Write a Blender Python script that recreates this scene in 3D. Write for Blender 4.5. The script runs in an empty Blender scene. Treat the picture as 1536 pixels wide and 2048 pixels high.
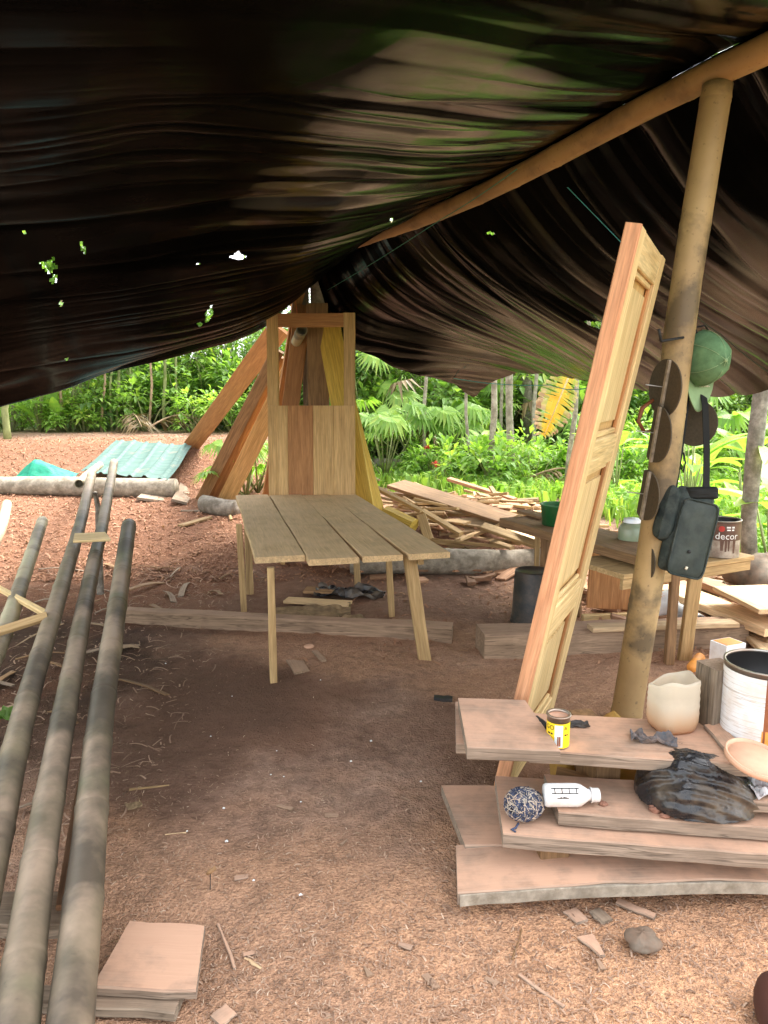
import bpy, math, random
import numpy as np
from mathutils import Vector, Matrix

R = math.radians
scene = bpy.context.scene
col = scene.collection
rnd = random.Random(11)

# ------------------------------------------------------------------ camera
FPX = 1500.0                       # focal length in photo pixels (1536 x 2048 frame)
CAM_H = 1.63
PITCH = math.atan((1024 - 780) / FPX)
cam_d = bpy.data.cameras.new('camera')
cam_d.sensor_fit = 'VERTICAL'
cam_d.sensor_height = 24.0
cam_d.lens = FPX / 2048.0 * 24.0
cam_d.clip_start = 0.05
cam_d.clip_end = 500
cam = bpy.data.objects.new('camera', cam_d)
col.objects.link(cam)
cam.location = (0, 0, CAM_H)
cam.rotation_euler = (R(90) - PITCH, 0, 0)
scene.camera = cam

# ------------------------------------------------------------------ sky, sun, exposure
SUN_EL, SUN_AZ = R(56), R(48)      # azimuth clockwise from +Y: veiled sun high, ahead and to the right
world = bpy.data.worlds.new('World')
scene.world = world
world.use_nodes = True
wn = world.node_tree
sky = wn.nodes.new('ShaderNodeTexSky')
sky.sky_type = 'NISHITA'
sky.sun_disc = False
sky.sun_elevation = SUN_EL
sky.sun_rotation = SUN_AZ
sky.dust_density = 3.0
sky.air_density = 1.0
sky.ozone_density = 1.0
hs = wn.nodes.new('ShaderNodeHueSaturation')     # milky, overcast sky
hs.inputs['Saturation'].default_value = 0.18
bg = wn.nodes['Background']
bg.inputs['Strength'].default_value = 0.15
wn.links.new(sky.outputs[0], hs.inputs['Color'])
wn.links.new(hs.outputs[0], bg.inputs['Color'])

sun_d = bpy.data.lights.new('sun', 'SUN')
sun_d.energy = 1.4
sun_d.angle = R(20)
sun_d.color = (1.0, 0.95, 0.86)
sun = bpy.data.objects.new('sun', sun_d)
col.objects.link(sun)
sdir = Vector((math.sin(SUN_AZ) * math.cos(SUN_EL), math.cos(SUN_AZ) * math.cos(SUN_EL), math.sin(SUN_EL)))
sun.rotation_euler = sdir.to_track_quat('Z', 'Y').to_euler()
sun.location = sdir * 40

scene.view_settings.view_transform = 'Standard'
scene.view_settings.look = 'None'
scene.view_settings.gamma = 1.0
scene.view_settings.exposure = 2.75
scene.view_settings.use_curve_mapping = False
scene.render.engine = 'CYCLES'
scene.cycles.max_bounces = 7
scene.cycles.diffuse_bounces = 5
scene.cycles.glossy_bounces = 3
scene.cycles.use_denoising = True

# ------------------------------------------------------------------ survey helpers: photo pixel -> point in the place
CP, SP = math.cos(PITCH), math.sin(PITCH)
def ray(px, py):
    x = (px - 768) / FPX
    u = (1024 - py) / FPX
    return Vector((x, CP + u * SP, -SP + u * CP))
def at(px, py, Y):
    d = ray(px, py)
    return Vector((0, 0, CAM_H)) + d * (Y / d.y)
def gz(px, py, z=0.0):
    d = ray(px, py)
    return Vector((0, 0, CAM_H)) + d * ((z - CAM_H) / d.z)
def pix(p):
    """inverse of ray() for arrays (n,3)"""
    q = np.asarray(p, float) - np.array([0, 0, CAM_H])
    f = q[..., 1] * CP - q[..., 2] * SP
    u = q[..., 1] * SP + q[..., 2] * CP
    return 768 + FPX * q[..., 0] / f, 1024 - FPX * u / f

# ------------------------------------------------------------------ value noise (numpy)
_tab = np.random.RandomState(5).rand(512, 512)
def vnoise(x, y):
    x = np.asarray(x, float); y = np.asarray(y, float)
    xi = np.floor(x).astype(int); yi = np.floor(y).astype(int)
    fx = x - xi; fy = y - yi
    fx = fx * fx * (3 - 2 * fx); fy = fy * fy * (3 - 2 * fy)
    a = _tab[xi % 512, yi % 512]; b = _tab[(xi + 1) % 512, yi % 512]
    c = _tab[xi % 512, (yi + 1) % 512]; d = _tab[(xi + 1) % 512, (yi + 1) % 512]
    return (a * (1 - fx) + b * fx) * (1 - fy) + (c * (1 - fx) + d * fx) * fy
def fbm(x, y, o=4, g=0.5):
    s = 0; a = 1; t = 0
    for k in range(o):
        s = s + a * vnoise(np.asarray(x) * 2 ** k + 17.3 * k, np.asarray(y) * 2 ** k + 9.1 * k)
        t += a; a *= g
    return s / t
def sst(x, a, b):
    t = np.clip((np.asarray(x, float) - a) / (b - a), 0, 1)
    return t * t * (3 - 2 * t)

# ------------------------------------------------------------------ mesh helpers
class MB:
    """collects vertices and faces; build() links them as one mesh object"""
    def __init__(s):
        s.v = []; s.f = []; s.c = []
    def add(s, vs, fs, c=None):
        o = len(s.v)
        s.v += [tuple(p) for p in vs]
        s.f += [tuple(i + o for i in f) for f in fs]
        if c is not None:
            s.c += [c] * len(fs)
    def box(s, c, d, m=None):
        x, y, z = d[0] / 2, d[1] / 2, d[2] / 2
        vs = [Vector(((-x, x)[i & 1], (-y, y)[(i >> 1) & 1], (-z, z)[(i >> 2) & 1])) for i in range(8)]
        if m is not None: vs = [m @ p for p in vs]
        vs = [p + Vector(c) for p in vs]
        s.add(vs, [(0, 2, 3, 1), (4, 5, 7, 6), (0, 1, 5, 4), (2, 6, 7, 3), (0, 4, 6, 2), (1, 3, 7, 5)])
    def tube(s, pts, rad, n=8, cap=True, squash=1.0):
        pts = [Vector(p) for p in pts]
        if not hasattr(rad, '__len__'): rad = [rad] * len(pts)
        vs = []
        prev = None
        for i, p in enumerate(pts):
            t = (pts[min(i + 1, len(pts) - 1)] - pts[max(i - 1, 0)])
            if t.length < 1e-9: t = Vector((0, 0, 1))
            t.normalize()
            if prev is None:
                a = t.orthogonal().normalized()
            else:
                a = (prev - t * prev.dot(t))
                a = a.normalized() if a.length > 1e-6 else t.orthogonal().normalized()
            prev = a
            b = t.cross(a)
            for k in range(n):
                w = 2 * math.pi * k / n
                vs.append(p + (a * math.cos(w) + b * math.sin(w) * squash) * rad[i])
        fs = []
        for i in range(len(pts) - 1):
            for k in range(n):
                k2 = (k + 1) % n
                fs.append((i * n + k, i * n + k2, (i + 1) * n + k2, (i + 1) * n + k))
        if cap:
            fs.append(tuple(range(n - 1, -1, -1)))
            fs.append(tuple((len(pts) - 1) * n + k for k in range(n)))
        s.add(vs, fs)
    def lathe(s, prof, n=32, cx=0, cy=0, close=False):
        vs = []
        for r, z in prof:
            for k in range(n):
                w = 2 * math.pi * k / n
                vs.append((cx + r * math.cos(w), cy + r * math.sin(w), z))
        fs = []
        for i in range(len(prof) - 1):
            for k in range(n):
                k2 = (k + 1) % n
                fs.append((i * n + k, i * n + k2, (i + 1) * n + k2, (i + 1) * n + k))
        s.add(vs, fs)
    def build(s, name, mat, parent=None, smooth=False, colors=None):
        me = bpy.data.meshes.new(name)
        me.from_pydata(s.v, [], s.f)
        if smooth:
            me.polygons.foreach_set('use_smooth', [True] * len(me.polygons))
        if s.c and len(s.c) == len(s.f):
            at_ = me.attributes.new('tint', 'FLOAT', 'FACE')
            at_.data.foreach_set('value', s.c)
        return link(name, me, mat, parent)
def link(name, me, mat, parent=None):
    if mat is not None and len(me.materials) == 0: me.materials.append(mat)
    o = bpy.data.objects.new(name, me)
    col.objects.link(o)
    if parent is not None: o.parent = parent
    return o
def np_mesh(name, v, f, mat, parent=None, smooth=True, attrs=None):
    """quads or tris from numpy arrays"""
    me = bpy.data.meshes.new(name)
    v = np.asarray(v, np.float32); f = np.asarray(f, np.int32)
    k = f.shape[1]
    me.vertices.add(len(v)); me.vertices.foreach_set('co', v.ravel())
    me.loops.add(f.size); me.loops.foreach_set('vertex_index', f.ravel())
    me.polygons.add(len(f))
    me.polygons.foreach_set('loop_start', np.arange(0, f.size, k, dtype=np.int32))
    me.polygons.foreach_set('loop_total', np.full(len(f), k, np.int32))
    me.polygons.foreach_set('use_smooth', np.full(len(f), smooth))
    for an, (dom, arr) in (attrs or {}).items():
        a_ = me.attributes.new(an, 'FLOAT', dom)
        a_.data.foreach_set('value', np.asarray(arr, np.float32).ravel())
    me.update(calc_edges=True)
    me.validate()
    return link(name, me, mat, parent)
def tag(o, label=None, cat=None, group=None, kind=None):
    if label: o['label'] = label
    if cat: o['category'] = cat
    if group: o['group'] = group
    if kind: o['kind'] = kind
    elif cat: o['kind'] = 'thing'
    return o
def empty(name, loc, rot=None):
    o = bpy.data.objects.new(name, None)
    o.empty_display_size = 0.1
    col.objects.link(o)
    o.location = loc
    if rot is not None: o.rotation_euler = rot
    return o
def copy_tree(o, parent=None):
    c = o.copy(); col.objects.link(c); c.parent = parent
    for ch in o.children: copy_tree(ch, c)
    return c
def frame_mat(p, x, z):
    """matrix with local X along x and local Z near z, origin p"""
    x = Vector(x).normalized(); z = Vector(z)
    z = (z - x * z.dot(x)).normalized(); y = z.cross(x)
    m = Matrix((x, y, z)).transposed().to_4x4()
    m.translation = Vector(p)
    return m
def plank_mesh(name, L, w, t, nseg=1, ch=0.003, wob=0.0, bow=0.0, seed=0, taper=1.0, skew=(0, 0)):
    """board along local X, centred; chamfered edges, slightly wandering outline"""
    q = random.Random(seed)
    V = []; F = []
    ch = min(ch, t * 0.3, w * 0.3)
    for i in range(nseg + 1):
        u = i / nseg
        x = (u - 0.5) * L
        ww = w * (1 + (taper - 1) * u)
        yl = -ww / 2 + q.uniform(-wob, wob); yr = ww / 2 + q.uniform(-wob, wob)
        zz = bow * (1 - (2 * u - 1) ** 2) + q.uniform(-wob, wob) * 0.25
        dx = [0] * 8
        if i == 0: dx = [skew[0] * (k - .5) for k in (0, 1, 1, 1, 1, 0, 0, 0)]
        if i == nseg: dx = [skew[1] * (k - .5) for k in (0, 1, 1, 1, 1, 0, 0, 0)]
        prof = [(yl + ch, -t / 2), (yr - ch, -t / 2), (yr, -t / 2 + ch), (yr, t / 2 - ch), (yr - ch, t / 2), (yl + ch, t / 2), (yl, t / 2 - ch), (yl, -t / 2 + ch)]
        for k, (y, z) in enumerate(prof):
            V.append((x + dx[k], y, z + zz))
    for i in range(nseg):
        for k in range(8):
            k2 = (k + 1) % 8
            F.append((i * 8 + k, i * 8 + k2, (i + 1) * 8 + k2, (i + 1) * 8 + k))
    F.append(tuple(range(7, -1, -1)))
    F.append(tuple(nseg * 8 + k for k in range(8)))
    me = bpy.data.meshes.new(name)
    me.from_pydata(V, [], F)
    return me
_ps = [0]
def wmat(o):
    return o.matrix_basis if o.parent is None else wmat(o.parent) @ o.matrix_basis
def plank(name, p0, p1, w, t, nrm=(0, 0, 1), mat=None, parent=None, nseg=4, wob=0.003, bow=0.0, ch=0.004, taper=1.0, skew=(0, 0), seed=None):
    """a board whose centre line runs p0 -> p1 and whose wide face looks along nrm"""
    p0 = Vector(p0); p1 = Vector(p1)
    _ps[0] += 1
    me = plank_mesh(name, (p1 - p0).length, w, t, nseg, ch, wob, bow, _ps[0] if seed is None else seed, taper, skew)
    o = link(name, me, mat)
    m = frame_mat((p0 + p1) / 2, p1 - p0, nrm)
    if parent is not None:
        o.parent = parent
        o.matrix_basis = wmat(parent).inverted() @ m
    else:
        o.matrix_basis = m
    return o
def bamboo_mesh(pts, r0, r1, step=0.33, n=16, hollow=(False, True), seed=0, knot=0.05):
    """bamboo culm: swollen node rings with a groove, open cut ends"""
    q = random.Random(seed)
    pts = [Vector(p) for p in pts]
    seg = [(pts[i + 1] - pts[i]).length for i in range(len(pts) - 1)]
    L = sum(seg)
    def pos(d):
        i = 0
        while i < len(seg) - 1 and d > seg[i]:
            d -= seg[i]; i += 1
        # catmull-rom for smooth bends
        a = pts[max(i - 1, 0)]; b = pts[i]; c = pts[i + 1]; e = pts[min(i + 2, len(pts) - 1)]
        t = max(0, min(1, d / seg[i]))
        return 0.5 * ((2 * b) + (c - a) * t + (2 * a - 5 * b + 4 * c - e) * t * t + (3 * b - a - 3 * c + e) * t ** 3)
    ds = []; rs = []
    d = q.uniform(0.1, step)
    nodes = []
    while d < L - 0.04:
        nodes.append(d); d += step * q.uniform(0.8, 1.15)
    stops = [(0, 1.0)]
    last = 0
    for nd in nodes:
        m = (last + nd) / 2
        stops += [(m, 0.985), (nd - 0.03, 1.0), (nd - 0.009, 1 + knot * 0.8), (nd - 0.003, 1 + knot * 0.2), (nd + 0.003, 1 + knot * 0.5), (nd + 0.009, 1 + knot), (nd + 0.03, 1.0)]
        last = nd
    stops += [((last + L) / 2, 0.985), (L, 1.0)]
    b = MB()
    P = []; RR = []
    for d, k in stops:
        if d < -1e-6 or d > L + 1e-6: continue
        if P and d <= P[-1][1]: continue
        P.append((pos(d), d)); RR.append((r0 + (r1 - r0) * d / L) * k)
    pp = [p for p, d in P]
    # open ends: turn the wall inwards
    def inward(p, p2, r):
        ax = (p2 - p).normalized()
        return [(p, r * 0.80), (p + ax * 0.12, r * 0.78), (p + ax * 0.121, r * 0.02)]
    if hollow[1]:
        e = inward(pp[-1], pp[-2], RR[-1])
        pp += [x[0] for x in e]; RR += [x[1] for x in e]
    if hollow[0]:
        e = inward(pp[0], pp[1], RR[0])
        pp = [x[0] for x in e][::-1] + pp; RR = [x[1] for x in e][::-1] + RR
    # tube with fixed frame so that inward turns do not flip
    t = (pts[-1] - pts[0]).normalized()
    a = t.orthogonal().normalized(); bb = t.cross(a)
    n_ = n; vs = []
    for p, r in zip(pp, RR):
        for k in range(n_):
            w = 2 * math.pi * k / n_
            vs.append(p + (a * math.cos(w) + bb * math.sin(w)) * r)
    fs = []
    for i in range(len(pp) - 1):
        for k in range(n_):
            k2 = (k + 1) % n_
            fs.append((i * n_ + k, i * n_ + k2, (i + 1) * n_ + k2, (i + 1) * n_ + k))
    fs.append(tuple(range(n_ - 1, -1, -1))); fs.append(tuple((len(pp) - 1) * n_ + k for k in range(n_)))
    b.add(vs, fs)
    return b
def text_mesh(s, size, depth=0.0):
    cu = bpy.data.curves.new('lettering', 'FONT')
    cu.body = s; cu.size = size; cu.align_x = 'CENTER'; cu.align_y = 'CENTER'
    cu.resolution_u = 2
    o = bpy.data.objects.new('lettering', cu)
    col.objects.link(o)
    dg = bpy.context.evaluated_depsgraph_get()
    me = bpy.data.meshes.new_from_object(o.evaluated_get(dg))
    bpy.data.objects.remove(o); bpy.data.curves.remove(cu)
    return me
def wrap(me, r, ang, z, axis='Z'):
    """bend a flat x/y mesh onto an upright cylinder of radius r; ang is the facing direction"""
    for v in me.vertices:
        x, y = v.co.x, v.co.y
        w = ang + x / r
        v.co = (r * math.cos(w), r * math.sin(w), z + y)
    return me
# ------------------------------------------------------------------ materials
M = {}
def nodes(name):
    m = bpy.data.materials.new(name); m.use_nodes = True
    nt = m.node_tree
    b = nt.nodes['Principled BSDF']
    return m, nt, b
def N(nt, t, **kw):
    n = nt.nodes.new(t)
    for k, v in kw.items():
        if hasattr(n, k): setattr(n, k, v)
        else: n.inputs[k].default_value = v
    return n
def ramp(nt, src, stops):
    r = nt.nodes.new('ShaderNodeValToRGB')
    e = r.color_ramp.elements
    while len(e) < len(stops): e.new(0.5)
    for i, (p, c) in enumerate(stops):
        e[i].position = p
        e[i].color = (c, c, c, 1) if not hasattr(c, '__len__') else (*c, 1)
    nt.links.new(src, r.inputs[0])
    return r
def mixc(nt, fac, a, b, mode='MIX'):
    m = nt.nodes.new('ShaderNodeMix'); m.data_type = 'RGBA'; m.blend_type = mode
    for s, v in ((m.inputs[0], fac), (m.inputs[6], a), (m.inputs[7], b)):
        if isinstance(v, bpy.types.NodeSocket): nt.links.new(v, s)
        elif hasattr(v, '__len__'): s.default_value = (*v, 1)
        else: s.default_value = v
    return m.outputs[2]
def mul(nt, a, b, op='MULTIPLY'):
    m = nt.nodes.new('ShaderNodeMath'); m.operation = op
    for s, v in ((m.inputs[0], a), (m.inputs[1], b)):
        if isinstance(v, bpy.types.NodeSocket): nt.links.new(v, s)
        else: s.default_value = v
    return m.outputs[0]
def bump(nt, b, h, strength=0.3, dist=0.002):
    n = N(nt, 'ShaderNodeBump'); n.inputs['Strength'].default_value = strength; n.inputs['Distance'].default_value = dist
    nt.links.new(h, n.inputs['Height']); nt.links.new(n.outputs[0], b.inputs['Normal'])
def coords(nt, scale=(1, 1, 1), rnd_off=True):
    tc = nt.nodes.new('ShaderNodeTexCoord'); mp = nt.nodes.new('ShaderNodeMapping')
    mp.inputs['Scale'].default_value = scale
    if rnd_off:
        oi = nt.nodes.new('ShaderNodeObjectInfo')
        ad = nt.nodes.new('ShaderNodeVectorMath'); ad.operation = 'MULTIPLY_ADD'
        cb = nt.nodes.new('ShaderNodeCombineXYZ')
        for i in range(3): nt.links.new(oi.outputs['Random'], cb.inputs[i])
        nt.links.new(cb.outputs[0], ad.inputs[0]); ad.inputs[1].default_value = (17, 31, 23)
        nt.links.new(tc.outputs['Object'], ad.inputs[2])
        nt.links.new(ad.outputs[0], mp.inputs[0])
    else:
        nt.links.new(tc.outputs['Object'], mp.inputs[0])
    return mp.outputs[0]
def noise(nt, vec, scale, detail=4, rough=0.55, dist=0.0):
    n = nt.nodes.new('ShaderNodeTexNoise')
    n.inputs['Scale'].default_value = scale; n.inputs['Detail'].default_value = detail
    n.inputs['Roughness'].default_value = rough; n.inputs['Distortion'].default_value = dist
    nt.links.new(vec, n.inputs['Vector'])
    return n.outputs[0]
def wood(name, dark, light, rough=0.65, vary=0.25, dust=None, dust_amt=0.0, stain=None, stain_amt=0.0, grain=1.0, crack=0.25):
    """sawn timber, grain along local X"""
    m, nt, b = nodes(name)
    v = coords(nt, (1.0, 11, 11)); v2 = coords(nt, (1, 1, 1)); v3 = coords(nt, (3.0, 60, 60))
    g = noise(nt, v, 2.2 * grain, 6, 0.6, 1.6)
    fine = noise(nt, v3, 2.0, 3, 0.6)
    c = ramp(nt, g, [(0.30, dark), (0.5, [(a + q) / 2 for a, q in zip(dark, light)]), (0.68, light)]).outputs[0]
    f2 = ramp(nt, fine, [(0.3, 0.72), (0.7, 1.12)]).outputs[0]
    c = mixc(nt, 1.0, c, f2, 'MULTIPLY')
    ck = ramp(nt, noise(nt, coords(nt, (0.7, 22, 22)), 1.6, 3, 0.5, 0.4), [(0.475, 0.0), (0.497, 1.0), (0.52, 0.0)]).outputs[0]
    c = mixc(nt, mul(nt, ck, crack), c, [a * 0.3 for a in dark])
    oi = nt.nodes.new('ShaderNodeObjectInfo')
    rv = nt.nodes.new('ShaderNodeMapRange'); rv.inputs[3].default_value = 1 - vary; rv.inputs[4].default_value = 1 + vary * 0.7
    nt.links.new(oi.outputs['Random'], rv.inputs[0])
    c = mixc(nt, 1.0, c, rv.outputs[0], 'MULTIPLY')
    if stain:
        sm = ramp(nt, noise(nt, v2, 3.5, 5, 0.65), [(0.50, 0.0), (0.66, 1.0)]).outputs[0]
        c = mixc(nt, mul(nt, sm, stain_amt), c, stain)
    if dust:
        # fine sawdust lying on whatever faces up
        ge = nt.nodes.new('ShaderNodeNewGeometry'); sx = nt.nodes.new('ShaderNodeSeparateXYZ')
        nt.links.new(ge.outputs['Normal'], sx.inputs[0])
        up = ramp(nt, sx.outputs[2], [(0.55, 0.0), (0.9, 1.0)]).outputs[0]
        dm = ramp(nt, noise(nt, v2, 5.0, 6, 0.65), [(0.30, 0.25), (0.58, 1.0)]).outputs[0]
        c = mixc(nt, mul(nt, mul(nt, up, dm), dust_amt), c, dust)
    nt.links.new(c, b.inputs['Base Color'])
    b.inputs['Roughness'].default_value = rough
    b.inputs['Specular IOR Level'].default_value = 0.3
    bump(nt, b, mul(nt, mul(nt, fine, 0.6), g, 'ADD'), 0.35, 0.003)
    M[name] = m
    return m
DUST = (0.60, 0.355, 0.235)
wood('bench_wood', (0.20, 0.15, 0.11), (0.37, 0.285, 0.215), 0.88, 0.10, DUST, 0.88, (0.15, 0.11, 0.08), 0.45, crack=0.75)
wood('weathered_wood', (0.16, 0.125, 0.09), (0.34, 0.27, 0.20), 0.85, 0.2, (0.40, 0.27, 0.18), 0.5, (0.09, 0.07, 0.05), 0.5, crack=0.75)
wood('table_wood', (0.50, 0.33, 0.165), (0.70, 0.49, 0.26), 0.75, 0.10, (0.72, 0.51, 0.29), 0.55, (0.30, 0.235, 0.14), 0.4)
wood('leg_wood', (0.36, 0.23, 0.10), (0.56, 0.38, 0.18), 0.7, 0.18)
wood('pale_wood', (0.58, 0.39, 0.17), (0.80, 0.60, 0.31), 0.55, 0.08, grain=0.7)
wood('pink_wood', (0.50, 0.22, 0.105), (0.66, 0.34, 0.18), 0.6, 0.08, grain=0.7)
wood('honey_wood', (0.46, 0.27, 0.10), (0.66, 0.42, 0.18), 0.55, 0.16, grain=0.6)
wood('red_wood', (0.34, 0.145, 0.05), (0.52, 0.25, 0.095), 0.6, 0.15, grain=0.7)
wood('yellow_wood', (0.52, 0.33, 0.05), (0.72, 0.50, 0.10), 0.6, 0.12, grain=0.6)
wood('brown_wood', (0.19, 0.105, 0.05), (0.36, 0.21, 0.10), 0.7, 0.25)
wood('scrap_wood', (0.25, 0.155, 0.07), (0.48, 0.325, 0.165), 0.75, 0.45)
wood('scrap_red', (0.27, 0.135, 0.072), (0.48, 0.275, 0.16), 0.75, 0.4)
wood('sunny_wood', (0.52, 0.34, 0.19), (0.74, 0.54, 0.32), 0.75, 0.25)
wood('beam_wood', (0.21, 0.14, 0.09), (0.36, 0.245, 0.16), 0.9, 0.1, (0.40, 0.255, 0.17), 0.8, (0.14, 0.09, 0.06), 0.5, crack=0.75)
def plain(name, c, rough=0.5, spec=0.5, metal=0.0, var=0.15, scale=8, dirt=None, dirt_amt=0.0, bmp=0.0):
    m, nt, b = nodes(name)
    v = coords(nt)
    n_ = noise(nt, v, scale, 5, 0.6)
    lo = [a * (1 - var) for a in c]; hi = [min(1, a * (1 + var)) for a in c]
    cc = ramp(nt, n_, [(0.3, lo), (0.7, hi)]).outputs[0]
    if dirt:
        dm = ramp(nt, noise(nt, v, scale * 0.6 + 2, 6, 0.7), [(0.42, 0.0), (0.62, 1.0)]).outputs[0]
        cc = mixc(nt, mul(nt, dm, dirt_amt), cc, dirt)
    nt.links.new(cc, b.inputs['Base Color'])
    b.inputs['Roughness'].default_value = rough
    b.inputs['Specular IOR Level'].default_value = spec
    b.inputs['Metallic'].default_value = metal
    if bmp: bump(nt, b, n_, bmp, 0.004)
    M[name] = m
    return m
plain('black_rubber', (0.018, 0.018, 0.018), 0.55, 0.4, dirt=(0.20, 0.13, 0.09), dirt_amt=0.25)
plain('bucket_black', (0.020, 0.020, 0.019), 0.5, 0.5, dirt=(0.13, 0.085, 0.055), dirt_amt=0.5)
plain('tub_green', (0.02, 0.14, 0.04), 0.4, 0.5, dirt=(0.10, 0.12, 0.06), dirt_amt=0.4)
plain('teal_cloth', (0.008, 0.19, 0.115), 0.6, 0.3, var=0.25, scale=20)
plain('cap_green', (0.135, 0.25, 0.125), 0.9, 0.1, var=0.18, scale=25, dirt=(0.07, 0.13, 0.06), dirt_amt=0.5, bmp=0.1)
plain('cap_visor', (0.25, 0.36, 0.19), 0.9, 0.1, var=0.12, scale=25, bmp=0.1)
plain('cream', (0.75, 0.66, 0.52), 0.7, 0.2)
plain('bag_cloth', (0.020, 0.028, 0.026), 0.7, 0.25, var=0.4, scale=18, dirt=(0.11, 0.12, 0.10), dirt_amt=0.35, bmp=0.25)
plain('bag_flap', (0.022, 0.031, 0.027), 0.6, 0.35, var=0.3, scale=14, dirt=(0.09, 0.10, 0.08), dirt_amt=0.25, bmp=0.2)
plain('strap', (0.018, 0.018, 0.017), 0.8, 0.15)
plain('disc_grit', (0.085, 0.068, 0.048), 0.9, 0.15, var=0.2, scale=90, dirt=(0.11, 0.085, 0.055), dirt_amt=0.4)
plain('disc_strip', (0.30, 0.25, 0.19), 0.7, 0.2, var=0.4, scale=30)
plain('steel', (0.45, 0.43, 0.40), 0.45, 0.5, 0.9, dirt=(0.22, 0.12, 0.07), dirt_amt=0.4)
plain('can_steel', (0.40, 0.37, 0.33), 0.4, 0.5, 0.85, dirt=(0.30, 0.18, 0.11), dirt_amt=0.6)
plain('can_inside', (0.012, 0.010, 0.009), 0.35, 0.5)
plain('can_rust', (0.27, 0.085, 0.03), 0.5, 0.5, var=0.35, scale=12, dirt=(0.10, 0.03, 0.015), dirt_amt=0.6)
plain('can_orange', (0.80, 0.32, 0.06), 0.55, 0.4, dirt=(0.5, 0.25, 0.12), dirt_amt=0.4)
plain('label_yellow', (0.86, 0.60, 0.02), 0.45, 0.4, var=0.08)
plain('label_blue', (0.62, 0.74, 0.78), 0.5, 0.4, var=0.1)
plain('ink', (0.03, 0.03, 0.03), 0.6, 0.2)
plain('ink_red', (0.45, 0.05, 0.04), 0.6, 0.2)
plain('ink_orange', (0.70, 0.22, 0.08), 0.6, 0.2)
plain('ink_white', (0.80, 0.78, 0.74), 0.6, 0.2)
plain('label_beige', (0.40, 0.34, 0.27), 0.6, 0.3, var=0.2, scale=25, dirt=(0.16, 0.09, 0.06), dirt_amt=0.6)
plain('can_brown', (0.085, 0.035, 0.022), 0.5, 0.4, dirt=(0.20, 0.12, 0.08), dirt_amt=0.5)
plain('dusty_fill', (0.58, 0.35, 0.24), 0.95, 0.1, var=0.1, scale=30, bmp=0.2)
plain('dusty_tin', (0.60, 0.36, 0.24), 0.8, 0.2, var=0.08, scale=20)
plain('bottle_white', (0.80, 0.85, 0.88), 0.4, 0.4, var=0.05, dirt=(0.62, 0.45, 0.32), dirt_amt=0.55)
plain('white_plastic', (0.78, 0.79, 0.79), 0.4, 0.5, var=0.06, dirt=(0.45, 0.32, 0.22), dirt_amt=0.4)
plain('grey_pipe', (0.33, 0.33, 0.33), 0.45, 0.4, dirt=(0.25, 0.17, 0.12), dirt_amt=0.4)
plain('dark_hole', (0.02, 0.016, 0.012), 0.9, 0.1)
plain('rag_grey', (0.075, 0.085, 0.10), 0.9, 0.1, var=0.3, scale=30, dirt=(0.35, 0.23, 0.16), dirt_amt=0.4, bmp=0.2)
plain('clear_film', (0.42, 0.43, 0.44), 0.3, 0.5, var=0.5, scale=25, dirt=(0.45, 0.22, 0.18), dirt_amt=0.4)
plain('clod', (0.26, 0.13, 0.09), 0.95, 0.1, var=0.3, scale=40, bmp=0.5)
plain('stone', (0.16, 0.13, 0.10), 0.85, 0.2, var=0.3, scale=20, dirt=(0.24, 0.145, 0.095), dirt_amt=0.5, bmp=0.3)
plain('yarn_blue', (0.055, 0.065, 0.105), 0.95, 0.1, var=0.5, scale=60)
plain('yarn_white', (0.42, 0.37, 0.31), 0.95, 0.1, var=0.2, scale=60, dirt=(0.55, 0.36, 0.25), dirt_amt=0.5)
plain('ochre_cloth', (0.33, 0.20, 0.05), 0.9, 0.1, var=0.2, scale=12, dirt=(0.45, 0.27, 0.12), dirt_amt=0.3)
plain('cardboard', (0.26, 0.18, 0.10), 0.9, 0.1, var=0.3, scale=15, dirt=(0.10, 0.075, 0.05), dirt_amt=0.5)
plain('twine', (0.06, 0.22, 0.16), 0.7, 0.2)
plain('twine_blue', (0.10, 0.42, 0.48), 0.6, 0.2)
plain('string', (0.30, 0.24, 0.16), 0.8, 0.2)
plain('bristle', (0.62, 0.50, 0.27), 0.9, 0.1, var=0.3, scale=50)
plain('jar_green', (0.22, 0.27, 0.17), 0.3, 0.5, dirt=(0.3, 0.25, 0.16), dirt_amt=0.4)
plain('skin_dark', (0.055, 0.020, 0.014), 0.6, 0.3)
plain('chalk', (0.75, 0.76, 0.74), 0.9, 0.1)
plain('bark_grey', (0.26, 0.23, 0.19), 0.9, 0.15, var=0.5, scale=14, dirt=(0.12, 0.10, 0.075), dirt_amt=0.7, bmp=0.6)
plain('bark_pale', (0.33, 0.285, 0.225), 0.85, 0.15, var=0.35, scale=16, dirt=(0.17, 0.14, 0.10), dirt_amt=0.8, bmp=0.25)
plain('cane', (0.22, 0.24, 0.10), 0.7, 0.2, var=0.4, scale=5)
plain('dry_frond', (0.34, 0.24, 0.15), 0.85, 0.15, var=0.45, scale=9)
plain('flower_red', (0.5, 0.06, 0.03), 0.6, 0.3)

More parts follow.
